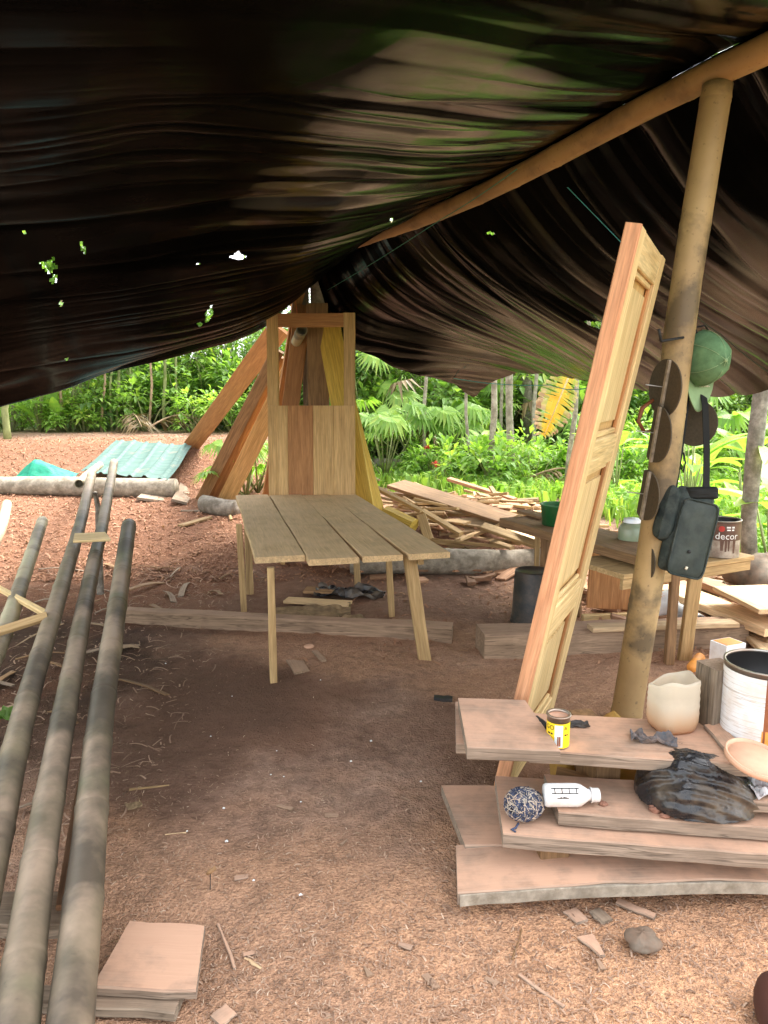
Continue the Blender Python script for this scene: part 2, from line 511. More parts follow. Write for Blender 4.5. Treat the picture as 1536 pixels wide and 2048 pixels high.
# cut-off plastic jug: milky, light shows through it
m, nt, b = nodes('jug_plastic')
v = coords(nt)
tcj = N(nt, 'ShaderNodeTexCoord'); sx = N(nt, 'ShaderNodeSeparateXYZ'); nt.links.new(tcj.outputs['Object'], sx.inputs[0])
gx_ = mul(nt, sx.outputs[2], mul(nt, noise(nt, v, 14, 5, 0.6), 0.05), 'ADD')
dm = ramp(nt, gx_, [(0.02, (0.62, 0.34, 0.18)), (0.07, (0.70, 0.50, 0.32)), (0.13, (0.78, 0.72, 0.60))]).outputs[0]
nt.links.new(dm, b.inputs['Base Color']); b.inputs['Roughness'].default_value = 0.5
tr = N(nt, 'ShaderNodeBsdfTranslucent'); nt.links.new(dm, tr.inputs[0])
mx = N(nt, 'ShaderNodeMixShader'); mx.inputs[0].default_value = 0.4
nt.links.new(b.outputs[0], mx.inputs[1]); nt.links.new(tr.outputs[0], mx.inputs[2])
tp0 = N(nt, 'ShaderNodeBsdfTransparent'); mx2 = N(nt, 'ShaderNodeMixShader')
nt.links.new(ramp(nt, gx_, [(0.06, 0.0), (0.16, 0.42)]).outputs[0], mx2.inputs[0])
nt.links.new(mx.outputs[0], mx2.inputs[1]); nt.links.new(tp0.outputs[0], mx2.inputs[2])
nt.links.new(mx2.outputs[0], nt.nodes['Material Output'].inputs[0])
M['jug_plastic'] = m

# paint-can paper label: white, scuffed with fine horizontal rub marks
m, nt, b = nodes('can_label')
v = coords(nt, (2, 2, 60), False)
c = ramp(nt, noise(nt, v, 3, 4, 0.7), [(0.36, (0.40, 0.36, 0.32)), (0.47, (0.74, 0.75, 0.76))]).outputs[0]
v = coords(nt, (1, 1, 1), False)
dm = ramp(nt, noise(nt, v, 9, 5, 0.6), [(0.45, 0.0), (0.7, 0.7)]).outputs[0]
c = mixc(nt, dm, c, (0.62, 0.48, 0.36))
nt.links.new(c, b.inputs['Base Color']); b.inputs['Roughness'].default_value = 0.55
M['can_label'] = m

# black polythene sheeting
m, nt, b = nodes('black_sheet')
v = coords(nt, (1, 1, 1), False)
grey = ramp(nt, noise(nt, v, 0.9, 5, 0.65), [(0.45, 0.0), (0.75, 1.0)]).outputs[0]
c = mixc(nt, grey, (0.0014, 0.0014, 0.0014), (0.0040, 0.0036, 0.0032))
nt.links.new(c, b.inputs['Base Color'])
rr = ramp(nt, noise(nt, v, 2.2, 4, 0.65), [(0.35, 0.13), (0.7, 0.24)]).outputs[0]
nt.links.new(rr, b.inputs['Roughness'])
a = N(nt, 'ShaderNodeAttribute'); a.attribute_name = 'shine'      # painted gloss map that places the sheen, dull black elsewhere
nt.links.new(ramp(nt, a.outputs['Fac'], [(0.0, 0.0022), (0.2, 0.012), (1.0, 1.0)]).outputs[0], b.inputs['Specular IOR Level'])
b.inputs['IOR'].default_value = 1.5
bump(nt, b, noise(nt, v, 28, 3, 0.6), 0.05, 0.006)
M['black_sheet'] = m

# crumpled black bag film
m, nt, b = nodes('bag_film')
v = coords(nt, (1, 1, 1), False)
dm = ramp(nt, noise(nt, v, 7, 5, 0.65), [(0.45, 0.0), (0.68, 0.75)]).outputs[0]
c = mixc(nt, dm, (0.014, 0.014, 0.016), (0.15, 0.11, 0.07))
nt.links.new(c, b.inputs['Base Color'])
nt.links.new(ramp(nt, dm, [(0.0, 0.27), (1.0, 0.55)]).outputs[0], b.inputs['Roughness'])
b.inputs['Specular IOR Level'].default_value = 0.5
bump(nt, b, noise(nt, coords(nt, (12, 70, 70), False), 1.0, 4, 0.6, 0.6), 0.22, 0.008)
M['bag_film'] = m

# bamboo
def bamboo_mat(name, c1, c2, stain, amt, dustc=None, dust=0.0, moss=None, thr=0.50, sfreq=2.6):
    m, nt, b = nodes(name)
    v = coords(nt, (1, 1, 1)); vg = coords(nt, (14, 14, 14))
    c = ramp(nt, noise(nt, v, 2.0, 5, 0.6), [(0.32, c1), (0.68, c2)]).outputs[0]
    sp = ramp(nt, noise(nt, vg, 3.0, 3, 0.6), [(0.62, 0.0), (0.72, 1.0)]).outputs[0]
    c = mixc(nt, mul(nt, sp, 0.5), c, stain)
    if moss:
        mo = ramp(nt, noise(nt, v, 1.6, 5, 0.6), [(0.58, 0.0), (0.7, 0.6)]).outputs[0]
        c = mixc(nt, mo, c, moss)
    if dustc:
        ge = N(nt, 'ShaderNodeNewGeometry'); sx = N(nt, 'ShaderNodeSeparateXYZ')
        nt.links.new(ge.outputs['Normal'], sx.inputs[0])
        up = ramp(nt, sx.outputs[2], [(0.2, 0.0), (0.9, 1.0)]).outputs[0]
        dm = ramp(nt, noise(nt, v, 2.6, 5, 0.6), [(0.40, 0.0), (0.58, 1.0)]).outputs[0]
        c = mixc(nt, mul(nt, mul(nt, up, dm), dust), c, dustc)
    sm = ramp(nt, noise(nt, v, sfreq, 6, 0.6), [(thr - 0.02, 0.0), (thr + 0.09, 1.0)]).outputs[0]
    c = mixc(nt, mul(nt, sm, amt), c, stain)
    nt.links.new(c, b.inputs['Base Color']); b.inputs['Roughness'].default_value = 0.55
    b.inputs['Specular IOR Level'].default_value = 0.35
    bump(nt, b, noise(nt, coords(nt, (40, 40, 40)), 1.0, 4, 0.6), 0.2, 0.002)
    M[name] = m
bamboo_mat('bamboo_ridge', (0.23, 0.13, 0.052), (0.39, 0.23, 0.092), (0.10, 0.055, 0.027), 0.5)
bamboo_mat('bamboo_post', (0.27, 0.175, 0.08), (0.44, 0.30, 0.14), (0.055, 0.042, 0.029), 0.72, thr=0.55)
bamboo_mat('bamboo_old', (0.095, 0.075, 0.05), (0.20, 0.16, 0.10), (0.050, 0.041, 0.031), 0.78, (0.36, 0.26, 0.185), 0.75, (0.09, 0.125, 0.06), 0.52, 1.5)
bamboo_mat('bamboo_pale', (0.30, 0.27, 0.17), (0.46, 0.41, 0.27), (0.10, 0.085, 0.06), 0.7, (0.46, 0.33, 0.23), 0.6)

# corrugated roofing sheet
m, nt, b = nodes('roof_sheet')
v = coords(nt, (1, 7, 1), False)
c = ramp(nt, noise(nt, v, 2.5, 5, 0.65), [(0.3, (0.05, 0.10, 0.085)), (0.7, (0.105, 0.165, 0.145))]).outputs[0]
dm = ramp(nt, noise(nt, coords(nt, (1, 1, 1), False), 5, 6, 0.7), [(0.55, 0.0), (0.75, 0.7)]).outputs[0]
c = mixc(nt, dm, c, (0.28, 0.20, 0.14))
nt.links.new(c, b.inputs['Base Color']); b.inputs['Metallic'].default_value = 0.0; b.inputs['Roughness'].default_value = 0.6; b.inputs['Specular IOR Level'].default_value = 0.2
M['roof_sheet'] = m

# foliage: leaf colour varies leaf by leaf (tint) and plant by plant; light passes through
def leafmat(name, stops, trans=0.48, rough=0.45):
    m, nt, b = nodes(name)
    a = N(nt, 'ShaderNodeAttribute'); a.attribute_name = 'tint'
    oi = N(nt, 'ShaderNodeObjectInfo')
    f = mul(nt, mul(nt, a.outputs['Fac'], 0.75), mul(nt, oi.outputs['Random'], 0.25), 'ADD')
    c = ramp(nt, f, stops).outputs[0]
    nt.links.new(c, b.inputs['Base Color']); b.inputs['Roughness'].default_value = rough
    b.inputs['Specular IOR Level'].default_value = 0.35
    tr = N(nt, 'ShaderNodeBsdfTranslucent')
    c2 = mixc(nt, 1.0, c, (1.25, 1.35, 0.55), 'MULTIPLY')
    nt.links.new(c2, tr.inputs[0])
    mx = N(nt, 'ShaderNodeMixShader'); mx.inputs[0].default_value = trans
    nt.links.new(b.outputs[0], mx.inputs[1]); nt.links.new(tr.outputs[0], mx.inputs[2])
    nt.links.new(mx.outputs[0], nt.nodes['Material Output'].inputs[0])
    M[name] = m
leafmat('leaf_dark', [(0.0, (0.043, 0.082, 0.028)), (0.5, (0.092, 0.171, 0.046)), (1.0, (0.194, 0.310, 0.070))])
leafmat('leaf_mid', [(0.0, (0.077, 0.154, 0.039)), (0.5, (0.165, 0.293, 0.070)), (1.0, (0.330, 0.471, 0.101))])
leafmat('leaf_light', [(0.0, (0.136, 0.244, 0.054)), (0.5, (0.253, 0.423, 0.085)), (1.0, (0.446, 0.525, 0.124))])
leafmat('palm_leaf', [(0.0, (0.116, 0.212, 0.046)), (0.5, (0.232, 0.391, 0.085)), (1.0, (0.426, 0.525, 0.124))])
leafmat('palm_dry', [(0.0, (0.10, 0.07, 0.035)), (1.0, (0.26, 0.18, 0.09))], 0.2)
leafmat('grass', [(0.0, (0.136, 0.228, 0.046)), (0.5, (0.271, 0.440, 0.078)), (1.0, (0.524, 0.525, 0.139))], 0.4)
leafmat('shaving', [(0.0, (0.13, 0.078, 0.052)), (0.45, (0.33, 0.205, 0.14)), (0.8, (0.48, 0.33, 0.235)), (1.0, (0.66, 0.50, 0.38))], 0.12, 0.8)
leafmat('shaving_red', [(0.0, (0.13, 0.054, 0.031)), (0.5, (0.28, 0.132, 0.074)), (1.0, (0.43, 0.24, 0.145))], 0.12, 0.8)

# banana leaf going yellow: colour runs from the midrib (u) out to the torn edge
m, nt, b = nodes('banana_yellow')
a = N(nt, 'ShaderNodeAttribute'); a.attribute_name = 'tint'
nz = noise(nt, coords(nt, (3, 3, 3), False), 3.0, 5, 0.6)
f = mul(nt, a.outputs['Fac'], mul(nt, mul(nt, nz, 0.5, 'SUBTRACT'), 0.9), 'ADD')
c = ramp(nt, f, [(0.0, (0.66, 0.33, 0.01)), (0.3, (0.70, 0.42, 0.04)), (0.55, (0.38, 0.40, 0.07)), (0.82, (0.55, 0.38, 0.22)), (1.0, (0.32, 0.17, 0.09))]).outputs[0]
nt.links.new(c, b.inputs['Base Color'])
tr = N(nt, 'ShaderNodeBsdfTranslucent'); nt.links.new(c, tr.inputs[0])
mx = N(nt, 'ShaderNodeMixShader'); mx.inputs[0].default_value = 0.4
nt.links.new(b.outputs[0], mx.inputs[1]); nt.links.new(tr.outputs[0], mx.inputs[2]); nt.links.new(mx.outputs[0], nt.nodes['Material Output'].inputs[0])
M['banana_yellow'] = m

# ground: trodden earth, sawdust drifts, shavings, grass floor
m, nt, b = nodes('earth')
v = coords(nt, (1, 1, 1), False)
def attr(n):
    a = N(nt, 'ShaderNodeAttribute'); a.attribute_name = n
    return a.outputs['Fac']
n1 = noise(nt, v, 1.3, 4, 0.62); n2 = noise(nt, v, 16, 4, 0.7); n3 = noise(nt, v, 95, 2, 0.7)
base = ramp(nt, n1, [(0.33, (0.20, 0.118, 0.082)), (0.55, (0.30, 0.188, 0.134)), (0.72, (0.38, 0.26, 0.195))]).outputs[0]
base = mixc(nt, 1.0, base, ramp(nt, n2, [(0.3, 0.62), (0.7, 1.35)]).outputs[0], 'MULTIPLY')
base = mixc(nt, ramp(nt, n3, [(0.60, 0.0), (0.68, 0.65)]).outputs[0], base, (0.44, 0.29, 0.20))
base = mixc(nt, attr('mud'), base, mixc(nt, n2, (0.15, 0.078, 0.050), (0.245, 0.14, 0.092)))
base = mixc(nt, attr('dark_earth'), base, mixc(nt, n2, (0.030, 0.018, 0.012), (0.085, 0.050, 0.033)))
dustm = mul(nt, attr('dust'), ramp(nt, n2, [(0.28, 0.45), (0.58, 1.0)]).outputs[0])
dustc = ramp(nt, n3, [(0.30, (0.30, 0.165, 0.10)), (0.5, (0.60, 0.325, 0.18)), (0.7, (0.70, 0.42, 0.25))]).outputs[0]
base = mixc(nt, dustm, base, dustc)
redc = ramp(nt, n3, [(0.32, (0.11, 0.046, 0.027)), (0.52, (0.23, 0.107, 0.060)), (0.7, (0.29, 0.16, 0.097))]).outputs[0]
base = mixc(nt, mul(nt, attr('red'), ramp(nt, n2, [(0.25, 0.5), (0.55, 1.0)]).outputs[0]), base, redc)
grn = ramp(nt, n2, [(0.3, (0.05, 0.085, 0.025)), (0.7, (0.14, 0.22, 0.05))]).outputs[0]
base = mixc(nt, attr('green'), base, grn)
nt.links.new(base, b.inputs['Base Color']); b.inputs['Roughness'].default_value = 0.95
b.inputs['Specular IOR Level'].default_value = 0.15
bump(nt, b, mul(nt, n3, mul(nt, n2, 1.8), 'ADD'), 0.9, 0.018)
M['earth'] = m
# ------------------------------------------------------------------ ground
def height(x, y):
    x = np.asarray(x, float); y = np.asarray(y, float)
    h = 0.36 * sst(y, 5.6, 9.3) * sst(-x, -0.2, 1.6)                   # bank of shavings on the left
    h = h + 0.12 * sst(y, 6.5, 9.5) * sst(x, -0.4, 0.8)
    h = h + 0.46 * sst(y, 9.2, 11.4) * sst(-x, 0.2, 2.0)
    h = h + 3.0 * (1 - np.exp(-np.maximum(0, y - 17) / 14))                  # hillside behind the jungle edge
    h = h + 2.0 * (1 - np.exp(-np.maximum(0, np.abs(x) - 14) / 12))
    near = sst(y, 13, 6)
    h = h + (fbm(x * 1.3, y * 1.3, 3) - 0.5) * 0.05
    h = h + (fbm(x * 9, y * 9, 3) - 0.5) * 0.022 + (fbm(x * 26, y * 26, 2) - 0.5) * 0.008
    return h
def H(x, y): return float(height(x, y))
def axis(fine0, fine1, step, lo, hi):
    a = list(np.arange(fine0, fine1 + 1e-6, step))
    s = step; v = fine1
    while v < hi:
        s *= 1.12; v += s; a.append(v)
    s = step; v = fine0; pre = []
    while v > lo:
        s *= 1.12; v -= s; pre.append(v)
    return np.array(pre[::-1] + a)
gx = axis(-3.2, 3.4, 0.026, -70, 70)
gy = axis(1.0, 9.5, 0.032, -25, 90)
GX, GY = np.meshgrid(gx, gy)
GZ = height(GX, GY)
nx, ny = len(gx), len(gy)
idx = np.arange(nx * ny).reshape(ny, nx)
gf = np.stack([idx[:-1, :-1], idx[:-1, 1:], idx[1:, 1:], idx[1:, :-1]], -1).reshape(-1, 4)
def blob(x, y, cx, cy, rx, ry, e=0.35):
    d = np.sqrt(((x - cx) / rx) ** 2 + ((y - cy) / ry) ** 2) + (fbm(x * 2.3 + cx, y * 2.3, 5, 0.6) - 0.5) * 1.1
    return 1 - sst(d, 1 - e, 1 + e)
dust = np.maximum.reduce([blob(GX, GY, 1.1, 1.7, 1.0, 0.75), blob(GX, GY, 0.2, 2.05, 0.45, 0.35) * 0.8,
                          blob(GX, GY, 0.55, 2.45, 0.5, 0.3) * 0.7, blob(GX, GY, -0.4, 1.6, 1.5, 1.1) * 0.6,
                          blob(GX, GY, 1.4, 4.2, 1.2, 0.7) * 0.5, blob(GX, GY, 2.4, 5.2, 1.3, 1.6) * 0.7, blob(GX, GY, 0.3, 4.6, 1.4, 0.5) * 0.45])
mud = np.maximum.reduce([blob(GX, GY, -0.75, 3.8, 0.75, 0.75), blob(GX, GY, -1.0, 3.2, 0.5, 0.6) * 0.8, blob(GX, GY, -0.2, 5.6, 2.4, 0.9) * 0.75,
                         blob(GX, GY, 0.9, 3.6, 0.8, 0.7) * 0.7, blob(GX, GY, -2.3, 4.2, 1.0, 2.4) * 0.95])
dark_earth = np.maximum.reduce([blob(GX, GY, -2.5, 4.4, 1.1, 2.2) * 0.95, blob(GX, GY, -0.85, 3.9, 0.5, 0.5) * 0.45, blob(GX, GY, -1.0, 3.1, 0.35, 0.5) * 0.35])  # darker earth: broad patch at left, two fainter ones nearer the middle
red = np.maximum(blob(GX, GY, -3.6, 9.0, 3.6, 4.2), blob(GX, GY, -0.6, 8.6, 2.8, 1.9) * 0.9)
red = np.maximum(red, blob(GX, GY, 0.6, 9.2, 1.0, 0.8) * 0.9)
green = np.maximum.reduce([sst(GY + (fbm(GX * .7, GY * .7) - .5) * 3 + np.clip(GX, 0, 2), 11.6, 12.8) * sst(GX, -2.5, -0.5), sst(GY + (fbm(GX, GY) - .5) * 2.5, 14.6, 16),
                           sst(GX + (fbm(GX * .8, GY * .8 + 5) - .5) * 1.6 + (GY - 6) * 0.33, 3.6, 4.4) * sst(GY, 2.0, 4.0), sst(GX, 6, 8), sst(-GX, 6.5, 8.5), sst(-GY, 2, 5)])
ground = np_mesh('ground', np.stack([GX, GY, GZ], -1).reshape(-1, 3), gf, M['earth'], attrs={
    'dust': ('POINT', dust), 'mud': ('POINT', mud), 'dark_earth': ('POINT', dark_earth), 'red': ('POINT', red), 'green': ('POINT', green)})
tag(ground, kind='structure')

# ------------------------------------------------------------------ tarpaulin over the ridge pole
F0 = Vector((-0.74, 7.60, 2.86))                     # far end of the ridge
N0 = at(1437, 150, 3.50)                             # ridge above the near post
RD = (N0 - F0); RL = RD.length
RDIR = RD.normalized()
rp = Vector((RDIR.x, RDIR.y, 0)).normalized()
DN = Vector((-rp.y, rp.x, 0))                        # across the ridge
if DN.x > 0: DN = -DN                                # left-hand, camera side
S_END = RL + 0.95
def ridge_pt(s):
    p = F0 + RDIR * s
    sag = -0.05 * math.sin(math.pi * min(1, max(0, s / RL))) + 0.02 * math.sin(s * 1.7)
    return Vector((p.x, p.y, p.z + sag))
def tarp_side(side, smax, t_max, ns, nt_):
    s = np.linspace(-0.05, smax, ns); t = np.linspace(0, 1, nt_) ** 1.15
    S, T = np.meshgrid(s, t)
    base = np.array([ridge_pt(q) for q in s])
    u = np.clip(S / S_END, 0, 1)
    if side < 0:                                     # left slope, falls toward the camera's left
        tm = t_max + 0.12 * np.sin(S * 2.1)
        TT = T * tm
        a = 0.60 * (1 - sst(u, 0.0, 0.62)) + 0.01; bq = 0.20 + 0.9 * u; c = 0.275 - 0.09 * sst(u, 0.28, 0.70); ef = np.exp(-np.maximum(S, 0) / 1.15); c2 = 0.315 * ef + 0.13 * (1 - ef)
        D = a * (1 - np.exp(-TT / bq)) + c * np.minimum(TT, 1.0) + c2 * np.maximum(0, TT - 1.0) + 0.035 * np.maximum(0, TT - 1.2) ** 1.6 * sst(u, 0.25, 0.7)
        d = DN
        fan = S + TT * (0.10 - 0.22 * u)
        amp = np.exp(-TT * 0.75) * 1.0 + 0.07
        lean = 0.0
    else:
        tm = t_max + 0.10 * np.abs(np.sin(S * 1.35 + 0.4)) - 0.16 * sst(S, 1.2, 0.0)
        TT = T * tm
        a = 0.66 * np.exp(-u * 4.0) + 0.10; bq = 0.14 + 0.5 * u; c = 0.275 + 0.26 * sst(u, 0.0, 0.55)
        D = a * (1 - np.exp(-TT / bq)) + c * TT - 0.05 * TT * (tm - TT)
        D = D + 0.05 * np.sin(np.clip(TT / tm, 0, 1) * math.pi) * sst(S, 0.2, 2.0)
        d = -DN
        fan = S - TT * (0.35 * np.exp(-u * 3)) + 0.08 * np.sin(TT * 2)
        amp = np.exp(-TT * 0.35) * 0.8 + 0.3
        lean = 0.0
    # wrinkles: folds run down from the ridge and fan out, sharp on one side
    wr = 0
    for k, (f, A, tl) in enumerate([(1.1, 0.070, 0.35), (2.6, 0.042, 0.40), (5.6, 0.024, 0.6), (11.5, 0.0090, 0.9), (23, 0.0020, 1.4)]):
        warp = fan + (vnoise(S * 0.9 + 3 * k, TT * tl + 7 * k) - 0.5) * 0.5 / (1 + k * 0.35)
        n_ = vnoise(warp * f + 31 * k, TT * tl * 0.6 + 13 * k)
        rdg = 1 - np.abs(2 * n_ - 1)
        gate = sst(vnoise(S * 1.1 + 50 * k, TT * 0.6 + 40 + k), 0.35, 0.7)
        w = amp if k > 0 else np.ones_like(amp)
        wr = wr + A * (rdg ** 2.2 - 0.4) * w * (1 + (0.5 * sst(u, 0.3, 0.6) if side < 0 and k in (1, 2, 3) else 0)) * (0.12 + 1.05 * gate) * sst(TT, -0.02, 0.10 + 0.1 * (k < 2))
    # cross creases low on the sheet
    wr = wr + 0.004 * (vnoise(S * 3, TT * 9) - 0.5) * sst(TT, 0.8, 2.0)
    # hems: ragged droop along the free edges
    edge = np.exp(-(S - s[0]) * 5.0)
    X = base[None, :, 0] + d.x * TT
    Y = base[None, :, 1] + d.y * TT
    Z = base[None, :, 2] + 0.070 - D + wr * 1.0 - (0.03 if side < 0 else 0.07) * edge * (vnoise(TT * 4, TT * 0 + side) + 0.4) * sst(TT, 0.0, 0.25)
    X = X + rp.x * 0.10 * (fbm(TT * 2, S * 0) - 0.5) * edge
    Y = Y + rp.y * 0.10 * (fbm(TT * 2, S * 0) - 0.5) * edge
    if side < 0:
        shine = sst(u, 0.30, 0.55) * (1 - sst(TT + (fbm(S * 1.5, TT * 1.5) - 0.5) * 1.0, 0.75, 1.9)) * 0.95 + 0.008 + 0.10 * sst(fbm(S * 0.9 + 7, TT * 0.9), 0.45, 0.85)
    else:
        shine = 0.32 + 0.60 * sst(TT + (fbm(S * 1.5 + 9, TT * 1.5) - 0.5) * 0.8, 0.9, 1.7)
    # streaks of sheen along the folds, painted into the gloss, dull between
    fw = fan + (vnoise(S * 0.9 + 6, TT * 0.8 + 14) - 0.5) * 0.25
    streak = sst(0.5 * vnoise(fw * 8.5 + 62, TT * 0.4 + 26) + 0.5 * vnoise(fw * 21 + 5, TT * 0.6 + 3), 0.32, 0.66)
    shine = shine * (0.16 + 0.98 * streak) if side < 0 else shine * (0.45 + 0.6 * streak)
    return X, Y, Z, S, TT, np.clip(shine, 0, 1)
HOLES = [(100, 532, 20, 18, 0.6), (108, 560, 9, 12, 0.3), (476, 513, 15, 9, 0.1), (418, 628, 8, 19, 0.5), (400, 648, 7, 5, 0), (165, 495, 5, 15, -0.5),
         (122, 606, 4, 8, 0), (134, 718, 4, 6, 0), (50, 462, 3, 6, 0), (978, 466, 10, 4, 0.2), (1197, 650, 34, 6, 0.45), (783, 440, 3, 6, 0.3), (395, 528, 5, 2, 0), (1060, 505, 3, 2, 0)]
tv = []; tf = []; ts = []; off = 0
for side, smax, tmx, ns, ntt in ((-1, S_END, 3.45, 820, 280), (1, S_END + 0.3, 2.15, 640, 140)):
    X, Y, Z, S, TT, shine = tarp_side(side, smax, tmx, ns, ntt)
    V = np.stack([X, Y, Z], -1)
    ii = np.arange(ns * ntt).reshape(ntt, ns)
    f = np.stack([ii[:-1, :-1], ii[:-1, 1:], ii[1:, 1:], ii[1:, :-1]], -1).reshape(-1, 4)
    c = V.reshape(-1, 3)[f].mean(1)
    pxx, pyy = pix(c)
    infront = c[:, 1] > 0.6
    keep = np.ones(len(f), bool)
    for hx, hy, rx, ry, sl in HOLES:
        ax = (pxx - hx) - sl * (pyy - hy) * -0.6; ay = (pyy - hy) - sl * (pxx - hx) * 0.5
        m_ = (np.abs(ax) / rx + np.abs(ay) / ry + (vnoise(pxx * 0.12, pyy * 0.12) - 0.5) * 0.7) < 1
        keep &= ~(m_ & infront)
    tv.append(V.reshape(-1, 3)); ts.append(shine.ravel()); tf.append(f[keep] + off); off += ns * ntt
tarp = np_mesh('tarpaulin', np.concatenate(tv), np.concatenate(tf), M['black_sheet'], attrs={'shine': ('POINT', np.concatenate(ts))})
tag(tarp, 'wrinkled black plastic tarpaulin with small tears, draped over the bamboo ridge pole', 'tarpaulin')

# ridge pole
pts = [ridge_pt(s) for s in np.linspace(-0.12, S_END + 0.2, 9)]
o = bamboo_mesh(pts, 0.052, 0.063, 0.42, 18, (True, False), 3, 0.045).build('ridge_pole', M['bamboo_ridge'], smooth=True)
tag(o, 'long bamboo ridge pole holding up the black tarpaulin', 'pole')

# near post
pb = gz(1247, 1452, 0); pb.z = -0.05
PT = ridge_pt(RL); PT.z -= 0.06
def post_at(z):
    k = (z - pb.z) / (PT.z - pb.z)
    return pb + (PT - pb) * k
o = bamboo_mesh([pb, post_at(1.0) + Vector((0.012, 0, 0)), post_at(2.0) + Vector((-0.012, 0, 0)), PT], 0.074, 0.064, 0.46, 20, (False, False), 8, 0.03).build('bamboo_post', M['bamboo_post'], smooth=True)
tag(o, 'stained leaning bamboo post in the foreground, hung with discs, cap and bag', 'post')

# far post: barked round timber with a squared batten beside it
fp = at(632, 700, 7.62)
def rough_log(p0, p1, r0, r1, n=14, seg=14, seed=1, lump=0.12):
    q = np.random.RandomState(seed)
    p0 = Vector(p0); p1 = Vector(p1); t = (p1 - p0).normalized(); a = t.orthogonal().normalized(); b_ = t.cross(a)
    b = MB(); vs = []; fs = []
    bend = [(q.rand() - 0.5) * r0 * 0.7 for _ in range(3)]
    for i in range(seg + 1):
        u = i / seg; c = p0.lerp(p1, u) + a * bend[0] * math.sin(u * 3.1) + b_ * bend[1] * math.sin(u * 5)
        for k in range(n):
            w = 2 * math.pi * k / n
            r = (r0 + (r1 - r0) * u) * (1 + lump * (float(vnoise(k * 0.7 if k < n / 2 else (n - k) * 0.7, u * seg * 0.6 + seed)) - 0.5) * 2)
            vs.append(c + (a * math.cos(w) + b_ * math.sin(w)) * r)
    for i in range(seg):
        for k in range(n):
            k2 = (k + 1) % n
            fs.append((i * n + k, i * n + k2, (i + 1) * n + k2, (i + 1) * n + k))
    fs.append(tuple(range(n - 1, -1, -1))); fs.append(tuple(seg * n + k for k in range(n)))
    b.add(vs, fs)
    return b
root = empty('timber_post', (fp.x, 7.62, H(fp.x, 7.62)))
tag(root, 'grey barked timber post under the far end of the ridge', 'post')
b = rough_log((0.03, 0, -0.1), (0.02, 0, F0.z - root.location.z - 0.05), 0.085, 0.075, seed=4)
b.build('trunk', M['bark_pale'], root, True)
plank('batten', root.location + Vector((-0.095, -0.03, 0)), root.location + Vector((-0.095, -0.03, 2.6)), 0.07, 0.05, (0, -1, 0), M['weathered_wood'], root)

# cords
def cord(name, pts, r, mat, label, sag=0.0):
    b = MB(); P = []
    for i in range(len(pts) - 1):
        a = Vector(pts[i]); c = Vector(pts[i + 1])
        for k in range(8):
            u = k / 8
            P.append(a.lerp(c, u) - Vector((0, 0, sag * 4 * u * (1 - u))))
    P.append(Vector(pts[-1]))
    b.tube(P, r, 5)
    return tag(b.build(name, mat, smooth=True), label, 'cord')
cord('guy_cord', [at(1034, 338, 4.55), at(880, 440, 5.3), at(655, 580, 7.3)], 0.0028, M['twine'], 'thin green cord strung under the tarp from ridge pole to far post', 0.01)
cord('guy_cord', [at(1108, 347, 4.7), at(1265, 508, 4.3)], 0.0026, M['twine_blue'], 'thin bluish cord running from ridge pole down behind the leaning door', 0.0)
cord('guy_cord', [at(1372, 612, 3.7), at(1440, 668, 4.3), at(1560, 760, 5.2)], 0.004, M['ink'], 'dark cord running from the bamboo post towards the right eave', 0.01)
cord('eave_line', [at(900, 755, 8.4), at(1100, 770, 7.2), at(1180, 775, 6.8)], 0.004, M['twine_blue'], 'pale blue line tied along the eave above the green clearing', 0.03)
# ------------------------------------------------------------------ panelled door leaning on the bamboo post
Wd = Vector((0.434, 0.901, 0)).normalized()
D0 = gz(1008, 1602, 0.0)                               # near bottom corner
_d = ray(1284, 447); _c = Vector((0, 0, CAM_H))
Ltop = _c + _d * ((D0 - _c).dot(Wd) / _d.dot(Wd))       # square corners: the top lies where the edge meets the sight line
Ld = (Ltop - D0); DL = Ld.length; Ld.normalize()
Nd = Ld.cross(Wd)                                      # visible face
if Nd.dot(Vector((0, 0, 0)) - D0) < 0: Nd = -Nd
DW = 0.78; DT = 0.055
door = empty('panelled_door', D0)
tag(door, 'tall pale panelled door blank leaning against the bamboo post', 'door')
def dp(u, v, n=0.0):                                   # u across, v up, n out of the face
    return D0 + Wd * u + Ld * v + Nd * (n - DT / 2)
def stick(name, u0, v0, u1, v1, w, t, mat, n=0.0, par=None, **k):
    return plank(name, dp(u0, v0, n), dp(u1, v1, n), w, t, Nd, mat, par or door, **k)
SW = 0.13
